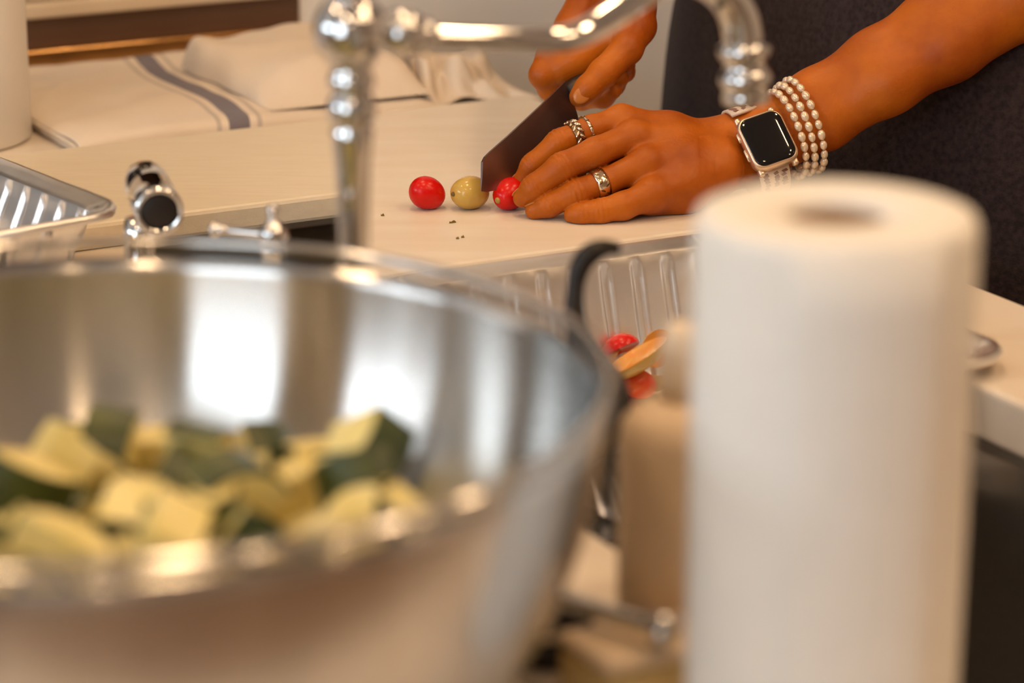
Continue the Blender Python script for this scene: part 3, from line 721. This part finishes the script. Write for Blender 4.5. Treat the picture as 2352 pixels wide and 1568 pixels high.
# ------------------------------------------------------------------ zucchini
def zproto(a0, a1, R, T):
    """chunk: an arc sector of a zucchini slice; returns (flesh mesh, skin mesh)"""
    n = 10; out = []
    for kind in (0, 1):
        V = []; Fc = []
        if kind == 0:
            prof = [(0, 0)] if a1 - a0 < 350 else []
            prof += [(R * .933 * math.cos(math.radians(a0 + (a1 - a0) * i / n)), R * .933 * math.sin(math.radians(a0 + (a1 - a0) * i / n))) for i in range(n + 1)]
        else:
            aa = [math.radians(a0 + (a1 - a0) * i / n) for i in range(n + 1)]
            prof = [(R * math.cos(a), R * math.sin(a)) for a in aa] + [(R * .935 * math.cos(a), R * .935 * math.sin(a)) for a in aa[::-1]]
        m = len(prof); cx = R * .45
        for z in (-T / 2, T / 2): V += [Vector((x - cx, y, z * (1.0 + 0.12 * y / R))) for x, y in prof]
        Fc = [list(range(m))[::-1], list(range(m, 2 * m))] + [[i, (i + 1) % m, m + (i + 1) % m, m + i] for i in range(m)]
        me = bpy.data.meshes.new('flesh' if kind == 0 else 'skin'); me.from_pydata([tuple(v) for v in V], [], Fc); me.materials.append(M['zflesh'] if kind == 0 else M['zskin'])
        bm = bmesh.new(); bm.from_mesh(me); bmesh.ops.recalc_face_normals(bm, faces=bm.faces); bm.to_mesh(me); bm.free()
        out.append(me)
    return out
ZP = [zproto(-75, 75, 0.0215, 0.019), zproto(-50, 50, 0.027, 0.022), zproto(-88, 88, 0.0205, 0.016), zproto(-62, 62, 0.0275, 0.020)]
zr = random.Random(21); nz_ = 0
placed = []
for layer, (h, rad, cnt) in enumerate([(0.023, 0.080, 18), (0.045, 0.118, 32), (0.064, 0.143, 46), (0.082, 0.145, 44), (0.099, 0.09, 13)]):
    tries = 0; here = []
    while len(here) < cnt and tries < 4000:
        tries += 1
        a = zr.random() * 2 * math.pi; r = rad * math.sqrt(zr.random()); x, y = r * math.cos(a), r * math.sin(a)
        if layer == 4: x = 0.035 + 0.075 * (zr.random() - .5) * 2; y = 0.02 + 0.12 * (zr.random() - .5)
        if any((x - p) ** 2 + (y - q) ** 2 < 0.0200 ** 2 for p, q in here): continue
        here.append((x, y))
        e = empty('zucchini_chunk', (BC.x + x, BC.y + y, ZC + h + 0.006 * (zr.random() - .5)))
        e.rotation_euler = (zr.random() * 6.28, zr.random() * 6.28, zr.random() * 6.28)
        fm, sm = ZP[zr.randrange(4)]
        for me, nm in ((fm, 'flesh'), (sm, 'skin')):
            c = bpy.data.objects.new(nm, me); COL.objects.link(c); c.parent = e
        tag(e, 'chopped zucchini chunk with pale flesh and dark green skin in the bowl', 'zucchini', 'zucchini chunks in the mixing bowl')

# ------------------------------------------------------------------ implicit-surface modelling for the arms and hands
def v3(p): return np.array(p, float)
class Prim:
    def __init__(s, a, b, ra, rb): s.a, s.b, s.ra, s.rb = v3(a), v3(b), ra, rb
    def d(s, P):
        ba = s.b - s.a; l2 = ba @ ba; pa = P - s.a
        h = np.clip((pa @ ba) / max(l2, 1e-12), 0, 1)
        q = pa - h[:, None] * ba
        return np.sqrt((q * q).sum(1)) - (s.ra + (s.rb - s.ra) * h)
def smin(a, b, k):
    h = np.maximum(k - np.abs(a - b), 0) / k
    return np.minimum(a, b) - h * h * k * 0.25
class Body:
    """palm group (blended) + fingers each blended into the palm"""
    def __init__(s, palm, fingers, kp=0.012, kf=0.006, kk=0.0012, floor=None, creases=()):
        s.palm, s.fingers, s.kp, s.kf, s.kk, s.floor, s.creases = palm, fingers, kp, kf, kk, floor, creases
    def prims(s): return s.palm + [p for f in s.fingers for p in f]
    def eval(s, P, act=None):
        ok = (lambda p: True) if act is None else (lambda p: id(p) in act)
        pd = None
        for p in s.palm:
            if ok(p): x = p.d(P); pd = x if pd is None else smin(pd, x, s.kp)
        tot = pd
        for f in s.fingers:
            fd = None
            for p in f:
                if ok(p): x = p.d(P); fd = x if fd is None else smin(fd, x, 0.004)
            if fd is None: continue
            if pd is not None: fd = smin(fd, pd, s.kf)
            tot = fd if tot is None else smin(tot, fd, s.kk)
        if tot is None: return np.full(len(P), 1.0)
        for (c, ax, dor, amp, wl, sig, rad) in s.creases:
            q = P - c; r2 = (q * q).sum(1); m = r2 < (rad * 2.2) ** 2
            if not m.any(): continue
            q = q[m]; sx = q @ ax; dd = q @ dor; rr_ = np.sqrt(r2[m])
            lat = np.sqrt(np.maximum(rr_ ** 2 - sx ** 2 - dd ** 2, 0))
            w = np.exp(-(sx / sig) ** 2) * np.clip(dd / 0.004, 0, 1) * np.exp(-(lat / rad) ** 4)
            tot[m] += amp * w * (0.5 + 0.5 * np.cos(2 * math.pi * (sx + 0.10 * lat) / wl))
        if s.floor is not None: tot = np.maximum(tot, s.floor - P[:, 2])
        return tot
def surface_nets(body, h, pad=0.006):
    pr = body.prims()
    lo = np.min([np.minimum(p.a - p.ra, p.b - p.rb) for p in pr], 0) - pad
    hi = np.max([np.maximum(p.a + p.ra, p.b + p.rb) for p in pr], 0) + pad
    B = 12; nb = np.ceil((hi - lo) / (h * B)).astype(int); dim = nb * B + 1
    G = np.full(dim, 1.0, np.float32)
    bi = np.stack(np.meshgrid(*[np.arange(k) for k in nb], indexing='ij'), -1).reshape(-1, 3)
    cen = lo + (bi + 0.5) * B * h; half = B * h * 0.8661
    D = np.stack([p.d(cen) for p in pr], 1)
    full = body.eval(cen)
    near = np.abs(full) < half + 0.003
    ii = np.stack(np.meshgrid(*[np.arange(B + 1)] * 3, indexing='ij'), -1).reshape(-1, 3)
    for k in range(len(bi)):
        i, j, l = bi[k] * B
        if not near[k]:
            if full[k] < 0: G[i:i + B + 1, j:j + B + 1, l:l + B + 1] = -1.0
            continue
    for k in np.nonzero(near)[0]:
        i, j, l = bi[k] * B
        dm = D[k].min(); act = {id(p) for p, d in zip(pr, D[k]) if d < dm + 2 * half + 0.016}
        P = lo + (ii + bi[k] * B) * h
        G[i:i + B + 1, j:j + B + 1, l:l + B + 1] = body.eval(P, act).reshape(B + 1, B + 1, B + 1)
    S = G < 0
    nx, ny, nz = np.array(G.shape) - 1
    cnt = np.zeros((nx, ny, nz), np.uint8)
    for dx in (0, 1):
        for dy in (0, 1):
            for dz in (0, 1): cnt += S[dx:dx + nx, dy:dy + ny, dz:dz + nz]
    cell = np.argwhere((cnt > 0) & (cnt < 8))
    idx = np.full((nx, ny, nz), -1, np.int32); idx[tuple(cell.T)] = np.arange(len(cell))
    acc = np.zeros((len(cell), 3)); num = np.zeros(len(cell))
    corners = [(a, b, c) for a in (0, 1) for b in (0, 1) for c in (0, 1)]
    for a in corners:
        for ax in range(3):
            if a[ax]: continue
            b = list(a); b[ax] = 1
            va = G[tuple((cell + a).T)]; vb = G[tuple((cell + b).T)]
            m = (va < 0) != (vb < 0); t = np.where(m, va / np.where(m, va - vb, 1), 0)
            p = np.array(a, float)[None, :] + t[:, None] * (np.array(b) - np.array(a))[None, :]
            acc[m] += p[m]; num[m] += 1
    V = lo + (cell + acc / num[:, None]) * h
    quads = []
    for ax in range(3):
        o1, o2 = [(1, 2), (2, 0), (0, 1)][ax]
        sl0 = [slice(1, -1)] * 3; sl0[ax] = slice(0, -1); sl1 = [slice(1, -1)] * 3; sl1[ax] = slice(1, None)
        e = np.argwhere(S[tuple(sl0)] != S[tuple(sl1)]); e = e + np.array([1 if k != ax else 0 for k in range(3)])
        inside = S[tuple(e.T)]
        d1 = np.zeros(3, int); d1[o1] = 1; d2 = np.zeros(3, int); d2[o2] = 1
        q = np.stack([idx[tuple((e - d1 - d2).T)], idx[tuple((e - d2).T)], idx[tuple(e.T)], idx[tuple((e - d1).T)]], 1)
        q[~inside] = q[~inside][:, ::-1]; quads.append(q)
    Q = np.concatenate(quads); Q = Q[(Q >= 0).all(1)]
    # light smoothing
    for it in range(1):
        s = np.zeros_like(V); n = np.zeros(len(V))
        for a, b in ((0, 1), (1, 2), (2, 3), (3, 0)):
            np.add.at(s, Q[:, a], V[Q[:, b]]); np.add.at(s, Q[:, b], V[Q[:, a]]); np.add.at(n, Q[:, a], 1); np.add.at(n, Q[:, b], 1)
        V = V + 0.45 * (s / np.maximum(n, 1)[:, None] - V)
    return V, Q
def chain(pts):
    """pts: (px,py,depth,radius px)"""
    out = []
    for a, b in zip(pts[:-1], pts[1:]): out.append(Prim(at(*a[:3]), at(*b[:3]), mm(a[3], a[2]), mm(b[3], b[2])))
    return out

# left hand: fingers from knuckle to tip
L_index = [(1428, 277, 1.930, 35), (1360, 297, 1.922, 32), (1284, 326, 1.914, 29), (1222, 379, 1.914, 25), (1192, 424, 1.920, 19)]
L_middle = [(1456, 314, 1.914, 36), (1368, 350, 1.900, 34), (1290, 384, 1.890, 33), (1226, 430, 1.892, 28), (1200, 455, 1.898, 22)]
L_ring = [(1484, 374, 1.902, 34), (1385, 420, 1.896, 31), (1322, 443, 1.889, 31), (1262, 470, 1.891, 27), (1228, 484, 1.895, 22)]
L_pinky = [(1500, 446, 1.892, 35), (1430, 473, 1.886, 31), (1376, 485, 1.884, 28), (1336, 491, 1.884, 25), (1316, 494, 1.886, 21)]
L_thumb = [(1600, 380, 1.955, 45), (1480, 420, 1.965, 36), (1360, 440, 1.955, 32), (1265, 450, 1.945, 29), (1225, 452, 1.938, 24)]
wr1 = (1690, 318, 1.945, 50); wr2 = (1712, 372, 1.940, 50)
palm = []
for f, w in ((L_index, (1650, 322, 1.945, 42)), (L_middle, (1655, 340, 1.935, 44)), (L_ring, (1660, 362, 1.925, 44)), (L_pinky, (1655, 392, 1.918, 44))):
    palm += chain([w, (0.5 * (w[0] + f[0][0]), 0.5 * (w[1] + f[0][1]), 0.5 * (w[2] + f[0][2]) - 0.001, 36), f[0]])
palm += chain([(1640, 400, 1.93, 50), (1560, 440, 1.915, 52), (1490, 455, 1.905, 42)])
palm += chain([(1640, 360, 1.955, 52), (1520, 360, 1.945, 52), (1470, 330, 1.94, 38)])
palm += chain([(1650, 322, 1.945, 44), wr1]) + chain([(1660, 380, 1.925, 46), wr2])
fore_a = [wr1, (1765, 280, 1.945, 55), (1870, 226, 1.942, 62), (2010, 140, 1.940, 68), (2150, 52, 1.936, 76), (2330, -62, 1.93, 84), (2470, -150, 1.925, 84)]
fore_b = [wr2, (1800, 322, 1.945, 54), (1893, 278, 1.942, 62), (2040, 190, 1.93, 68), (2180, 108, 1.93, 76), (2360, -5, 1.93, 84), (2490, -110, 1.925, 84)]
palm += chain(fore_a) + chain(fore_b)
creases = []
def crease(f, k, amp=0.0009, wl=0.0034, sig=0.0046, rad=0.010):
    c = v3(at(*f[k][:3])); ax = v3(at(*f[k - 1][:3])) - v3(at(*f[k + 1][:3])); ax /= np.linalg.norm(ax)
    dor = v3(-FWD * 0.8 + UPV * 0.6); dor -= ax * (dor @ ax); dor /= np.linalg.norm(dor)
    creases.append((c, ax, dor, amp, wl, sig, rad))
for f in (L_index, L_middle, L_ring, L_pinky): crease(f, 2); crease(f, 3, 0.0008, 0.0030, 0.003, 0.008)
bodyL = Body(palm, [chain(f) for f in (L_index, L_middle, L_ring, L_pinky, L_thumb, [(1470, 340, 1.938, 40), (1400, 372, 1.930, 34), (1325, 405, 1.920, 26)], [(1480, 410, 1.925, 40), (1400, 445, 1.912, 30), (1345, 462, 1.905, 22)])], kp=0.011, kf=0.006, kk=0.0006, floor=ZB + 0.0004, creases=creases)
VL, QL = surface_nets(bodyL, 0.00085)

# right hand with the knife
R_index = [(1322, 62, 2.010, 46), (1268, 130, 1.988, 36), (1247, 172, 1.985, 31), (1262, 205, 1.995, 25), (1292, 222, 2.005, 21)]
R_thumb = [(1462, 60, 1.985, 44), (1440, 112, 1.968, 36), (1385, 168, 1.957, 33), (1350, 203, 1.955, 29), (1332, 222, 1.955, 25)]
R_mid = [(1350, 80, 2.035, 46), (1310, 170, 2.02, 34), (1335, 225, 2.005, 27), (1385, 222, 1.988, 25), (1408, 208, 1.98, 20)]
R_ring = [(1385, 80, 2.05, 44), (1350, 165, 2.04, 33), (1370, 205, 2.02, 27), (1410, 195, 2.0, 24), (1425, 180, 1.99, 20)]
R_pink = [(1420, 70, 2.06, 40), (1400, 140, 2.05, 30), (1415, 175, 2.03, 25), (1435, 165, 2.01, 22), (1442, 150, 2.0, 18)]
rw = (1420, -95, 2.03, 66)
palmR = []
for f in (R_index, R_mid, R_ring, R_pink): palmR += chain([rw, f[0]])
palmR += chain([rw, (1440, 0, 1.995, 56), R_thumb[0]]) + chain([(1430, 20, 2.0, 58), (1390, 90, 1.995, 50), (1325, 132, 1.988, 38), (1285, 158, 1.985, 33)])
elbR = K(0.69, -0.80, 1.17)
palmR.append(Prim(at(*rw[:3]), elbR, mm(66, 2.03), 0.042))
creases = []
crease(R_thumb, 2, 0.0005, 0.003, 0.004, 0.009)
bodyR = Body(palmR, [chain(f) for f in (R_index, R_thumb, R_mid, R_ring, R_pink)], kp=0.012, kf=0.005, kk=0.0010, creases=creases)
VR, QR = surface_nets(bodyR, 0.0012)
# upper arms (inside the sleeves)
elbL = at(2480, -130, 1.925)
shL = K(0.80, -0.36, 1.36); shR = K(0.80, -0.80, 1.36)
up = Body([Prim(elbL, shL, 0.040, 0.050)], []); VU, QU = surface_nets(up, 0.004)
up2 = Body([Prim(elbR, shR, 0.041, 0.050)], []); VW, QW = surface_nets(up2, 0.004)
Vall = np.concatenate([VL, VR, VU, VW]); n1 = len(VL); n2 = n1 + len(VR); n3 = n2 + len(VU)
Qall = np.concatenate([QL, QR + n1, QU + n2, QW + n3])
PC = K(0.79, -0.61, 0)
person = empty('person', PC); tag(person, 'person in a dark dress slicing a tomato with a knife', 'person')
skin_o = obj('body', Vall, Qall, M['skin'], person)
# nails
def nail(f, k, side, w=0.0046, l=0.0062, lift=0.9):
    tip = at(*f[-1][:3]); prv = at(*f[-2][:3]); ax = (tip - prv).normalized(); up_ = Vector(side); up_ = (up_ - ax * up_.dot(ax)).normalized(); b = ax.cross(up_)
    r = mm(f[-1][3], f[-1][2]); c = tip - ax * 0.001 + up_ * (r * lift)
    V, Fc = ellipsoid_geo(c, ax * l, b * w, up_ * 0.0011, 16, 8)
    fixnormals(obj('fingernail', V, Fc, M['nail'], skin_o))
nail(L_index, 0, UPV * 1.0 - RGT * .35 + FWD * .3); nail(L_middle, 0, UPV * .8 - RGT * .6 + FWD * .25)
nail(L_ring, 0, UPV * .9 - RGT * .5 - FWD * .1, lift=.88); nail(R_thumb, 0, -FWD * .9 + UPV * .25 + RGT * .35, 0.0055, 0.0068, .92)

# clothing: one continuous dress with sleeves
def dress():
    rings = [(0.03, .20, .29, .80), (0.3, .19, .285, .795), (0.6, .178, .285, .788), (0.8, .165, .283, .78), (0.92, .155, .278, .775), (1.0, .148, .264, .775), (1.06, .14, .235, .78), (1.12, .13, .205, .785), (1.2, .125, .19, .79), (1.3, .125, .195, .80), (1.38, .115, .205, .805), (1.43, .095, .175, .81), (1.455, .065, .10, .815), (1.47, .055, .07, .815)]
    n = 72; V = []; Fc = []
    for (z, su, sv, cu) in rings:
        for i in range(n):
            a = 2 * math.pi * i / n; ca, sa = math.cos(a), math.sin(a); e = 2 / 2.4
            x = su * math.copysign(abs(ca) ** e, ca); y = sv * math.copysign(abs(sa) ** e, sa)
            fold = 0.006 * math.sin(a * 9 + z * 2) * max(0, (1.0 - z)) 
            V.append(K(cu + x * (1 + fold), -0.615 + y * (1 + fold), z))
    for j in range(len(rings) - 1):
        for i in range(n): Fc.append([j * n + i, j * n + (i + 1) % n, (j + 1) * n + (i + 1) % n, (j + 1) * n + i])
    Fc.append(list(range(n))); Fc.append([(len(rings) - 1) * n + i for i in range(n)])
    o = fixnormals(obj('dress', V, Fc, M['dress'], person))
    m = o.modifiers.new('s', 'SUBSURF'); m.levels = 1; m.render_levels = 2
    for sh, el in ((shL, elbL), (shR, elbR)):
        d = el - sh
        tube('sleeve', [(*(sh + d * s), r) for s, r in ((-.05, .058), (.2, .062), (.5, .058), (.8, .054))], M['dress'], person, 28, 4)
dress()

# ------------------------------------------------------------------ knife
def knife():
    A = at(1105, 441, 1.897); B = at(1300, 186, 1.975); Cc = at(1108, 368, 1.901)
    nrm = (B - A).cross(Cc - A).normalized()
    if nrm.dot(FWD) > 0: nrm = -nrm
    def onp(px, py):
        r = FWD + RGT * ((px - 1176) / FPX) + UPV * ((784 - py) / FPX); t = (A - CAM).dot(nrm) / r.dot(nrm); return CAM + r * t
    k = empty('kitchen_knife', A); tag(k, 'dark kitchen knife with a squared tip cutting the red tomato', 'knife')
    spine = [(1107, 372), (1113, 360), (1126, 347), (1170, 308), (1215, 266), (1260, 224), (1298, 186)]
    edge = [(1105, 439), (1118, 441), (1145, 436), (1185, 420), (1225, 396), (1275, 345), (1330, 275)]
    V = []; Fc = []
    for s, e in zip(spine, edge):
        S, Ee = onp(*s), onp(*e)
        for q in range(5):
            f = q / 4; th = 0.0009 * (1 - f ** 2.5) + 0.00005
            V.append(S + (Ee - S) * f + nrm * th); V.append(S + (Ee - S) * f - nrm * th)
    for i in range(len(spine) - 1):
        for q in range(4):
            for sd in (0, 1):
                a = (i * 5 + q) * 2 + sd; Fc.append([a, a + 2, a + 12, a + 10])
    m = len(spine)
    for i in range(m - 1):
        a = i * 10; Fc.append([a, a + 1, a + 11, a + 10]); a = i * 10 + 8; Fc.append([a, a + 1, a + 11, a + 10])
    for q in range(4):
        for i in (0, m - 1): a = i * 10 + q * 2; Fc.append([a, a + 1, a + 3, a + 2])
    o = fixnormals(obj('blade', V, Fc, M['blade'], k, False))
    h0 = (onp(1300, 200) + onp(1318, 235)) / 2; h1 = at(1440, 85, 2.02)
    tube('handle', [(*h0, .007), (*(h0 * .75 + h1 * .25), .009), (*(h0 * .4 + h1 * .6), .0095), (*h1, .010)], M['handle'], k, 16, 4)
knife()

# ------------------------------------------------------------------ rings
def finger_frame(f, i, s):
    a = at(*f[i][:3]); b = at(*f[i + 1][:3]); c = a.lerp(b, s); r = mm(f[i][3] + (f[i + 1][3] - f[i][3]) * s, f[i][2]); return c, (b - a).normalized(), r
def band_ring(name, label, f, i, s, wd, th, mat, twist=None):
    c, ax, r = finger_frame(f, i, s); r += 0.0004
    e = empty(name, c); tag(e, label, 'ring')
    h = wd / 2
    lathe('band', [(r - .0006, -h), (r + th * .6, -h), (r + th, -h * .5), (r + th, h * .5), (r + th * .6, h), (r - .0006, h)], c, mat, e, axis=ax, n=48, closed=True)
    return e, c, ax, r
e, c, ax, r = band_ring('braided_ring', 'broad braided metal ring on the index finger', L_index, 1, 0.52, 0.0066, 0.0004, M['ringdark'])
a, b, _ = basis(ax)
for row, sg_ in ((-1, 1), (1, -1)):
    for k in range(13):
        t = 2 * math.pi * (k + 0.25 * row) / 13; rad = a * math.cos(t) + b * math.sin(t); tan = -a * math.sin(t) + b * math.cos(t)
        d = (tan * 0.75 + ax * (0.66 * sg_)).normalized(); o_ = rad.cross(d)
        V, Fc = ellipsoid_geo(c + rad * (r + .0008) + ax * (row * 0.0017), d * 0.0029, o_ * 0.00125, rad * 0.0012, 10, 8)
        fixnormals(obj('braid_strand', V, Fc, M['ringgold'], e))
e, c, ax, r = band_ring('slim_ring', 'slim segmented metal ring behind the braided ring on the index finger', L_index, 1, 0.16, 0.0021, 0.0011, M['ringgold'])
a, b, _ = basis(ax)
for k in range(12):
    t = 2 * math.pi * k / 12; rad = a * math.cos(t) + b * math.sin(t); tan = -a * math.sin(t) + b * math.cos(t)
    V, Fc = ellipsoid_geo(c + rad * (r + .0010), tan * 0.0005, ax * 0.0014, rad * 0.0007, 8, 6)
    fixnormals(obj('segment_joint', V, Fc, M['ringdark'], e))
e, c, ax, r = band_ring('leaf_ring', 'wide gold ring with engraved leaves on the ring finger', L_ring, 1, 0.16, 0.0088, 0.0013, M['ringgold'])
a, b, _ = basis(ax)
for k in range(11):
    for row in (-1, 1):
        t = 2 * math.pi * (k + 0.25 * row) / 11; rad = a * math.cos(t) + b * math.sin(t); tan = -a * math.sin(t) + b * math.cos(t)
        d = (tan * .55 + ax * (0.8 * (1 if (k % 2) else -1))).normalized(); o_ = rad.cross(d)
        V, Fc = ellipsoid_geo(c + rad * (r + .00115) + ax * (row * 0.0019), d * 0.0019, o_ * 0.0009, rad * 0.00035, 10, 6)
        fixnormals(obj('engraved_leaf', V, Fc, M['ringdark'], e))

# ------------------------------------------------------------------ watch
WC = at(1763, 320, 1.908)
EX = (RGT * .93 + UPV * .33 + FWD * .22).normalized()
EY = (-RGT * .40 + UPV * .90 + FWD * .30); EY = (EY - EX * EY.dot(EX)).normalized()
EZ = EX.cross(EY)
if EZ.dot(FWD) > 0: EZ = -EZ
watch = empty('smartwatch', WC); tag(watch, 'square smartwatch with a pale gold case and dark screen on the left wrist', 'watch')
def rrect(hw, hh, rad, n=8):
    out = []
    for cx, cy, s0 in ((hw - rad, hh - rad, 0), (-hw + rad, hh - rad, 90), (-hw + rad, -hh + rad, 180), (hw - rad, -hh + rad, 270)):
        for i in range(n + 1): t = math.radians(s0 + 90 * i / n); out.append((cx + rad * math.cos(t), cy + rad * math.sin(t)))
    return out
def rstack(name, levels, mat, parent, o=WC, ex=EX, ey=EY, ez=EZ):
    V = []; Fc = []
    for hw, hh, rad, z in levels: V += [o + ex * x + ey * y + ez * z for x, y in rrect(hw, hh, rad)]
    n = 36
    for j in range(len(levels) - 1):
        for i in range(n): Fc.append([j * n + i, j * n + (i + 1) % n, (j + 1) * n + (i + 1) % n, (j + 1) * n + i])
    Fc.append(list(range(n))); Fc.append([(len(levels) - 1) * n + i for i in range(n)])
    return fixnormals(obj(name, V, Fc, mat, parent))
case = rstack('case', [(.0140, .0170, .006, -.0105), (.0160, .0190, .0075, -.0075), (.0168, .0198, .008, -.004), (.0168, .0198, .008, -.001), (.0160, .0190, .0076, .0008), (.0152, .0182, .0070, .0013)], M['gold'], watch)
scr = rstack('screen', [(.0150, .0180, .0068, .0006), (.0150, .0180, .0068, .0014), (.0141, .0171, .0062, .0019), (.010, .013, .004, .0021)], M['screen'], watch)
for y, l in ((0.008, .0034), (-0.0055, .0045)):
    rstack('side_button', [(.0012, l, .0008, -.0009), (.0012, l, .0008, .0009)], M['gold'], case, o=WC - EX * .0168 + EY * y - EZ * .003)
for sx in (-1, 1):
    for sy in (-1, 1): rstack('lug', [(.0020, .0025, .0012, -.006), (.0022, .0028, .0012, -.0035), (.0014, .0020, .0008, -.002)], M['gold'], case, o=WC + EX * (sx * .0125) + EY * (sy * .0196) - EZ * .0005)
# strap wraps the wrist: ellipse in the EY-EZ plane
WA, WB_ = 0.0315, 0.0225
wcen = WC - EZ * (0.0105 + WB_ - 0.002) + EY * 0.0065
def strap_pt(a, x, lift): return wcen + EX * x + EY * ((WA + lift) * math.sin(a)) + EZ * ((WB_ + lift) * math.cos(a))
def strap():
    V = []; Fc = []; n = 64; hw = .0108
    a0 = math.radians(44); a1 = math.radians(316)
    for i in range(n + 1):
        a = a0 + (a1 - a0) * i / n
        for x, l in ((-hw, 0), (-hw, .0020), (hw, .0020), (hw, 0)): V.append(strap_pt(a, x, l))
    for i in range(n):
        for k in range(4): Fc.append([i * 4 + k, i * 4 + (k + 1) % 4, (i + 1) * 4 + (k + 1) % 4, (i + 1) * 4 + k])
    Fc += [[0, 1, 2, 3], [n * 4 + k for k in (3, 2, 1, 0)]]
    s = fixnormals(obj('strap', V, Fc, M['band'], watch))
    # printed marks, raised a hair
    rg = random.Random(3)
    for side in (0, 1):
        for k in range(16):
            a = math.radians(50 + 5.2 * (k // 3) + 1.5 * rg.random()); x = (-.0065, 0, .0065)[k % 3] + .0015 * (rg.random() - .5)
            if side: a = 2 * math.pi - a
            w, l = .0016 + .0008 * rg.random(), 0.045 + 0.03 * rg.random(); V = []
            for lf in (.0016, .0023):
                for da, dx in ((-l, -w * .3), (-l * .3, w), (l, w * .6), (l * .4, -w * .7)): V.append(strap_pt(a + da * .9, x + dx * 1.2, lf))
            fixnormals(obj('strap_mark', V, [[3, 2, 1, 0], [4, 5, 6, 7], [0, 1, 5, 4], [1, 2, 6, 5], [2, 3, 7, 6], [3, 0, 4, 7]], M['bandprint'], s, False))
strap()
# pearl bracelets
pmesh = {}
def bracelet(label, px, py, t, ra, rb, tilt, nb, seed):
    c = at(px, py, t)
    axv = (RGT * .905 + UPV * .345 + FWD * tilt).normalized(); up_ = (UPV - axv * axv.dot(UPV)).normalized(); out = axv.cross(up_)
    if out.dot(FWD) > 0: out = -out
    e = empty('pearl_bracelet', c); tag(e, label, 'bracelet', 'pearl bracelets on the left wrist')
    pt = lambda a: c + up_ * (ra * math.cos(a)) + out * (rb * math.sin(a))
    P = [(*pt(2 * math.pi * i / 48), 0.0006) for i in range(49)]; V, Fc = tube_geo(P, 6); fixnormals(obj('cord', V, Fc, M['cord'], e))
    rg = random.Random(seed)
    # even arc spacing
    S = [0]; N_ = 720
    for i in range(N_): S.append(S[-1] + (pt(2 * math.pi * (i + 1) / N_) - pt(2 * math.pi * i / N_)).length)
    for k in range(nb):
        s = S[-1] * (k + .5 * (seed % 2)) / nb; i = min(range(N_), key=lambda q: abs(S[q] - s)); a = 2 * math.pi * i / N_
        p = pt(a); d = (pt(a + .02) - pt(a - .02)).normalized(); n1 = axv; n2 = d.cross(n1)
        z = 1 + .12 * (rg.random() - .5)
        V, Fc = ellipsoid_geo(p, n1 * .00265 * z, n2 * .00265 * z, d * .0036 * z, 12, 8)
        fixnormals(obj('pearl', V, Fc, M['pearl'], e))
bracelet('pearl bracelet nearest the watch', 1806, 308, 1.9345, 0.0305, 0.0245, .27, 24, 1)
bracelet('middle pearl bracelet of the three', 1825, 297, 1.9345, 0.0315, 0.0250, .27, 24, 2)
bracelet('pearl bracelet furthest up the forearm', 1845, 287, 1.9345, 0.0325, 0.0255, .27, 25, 3)
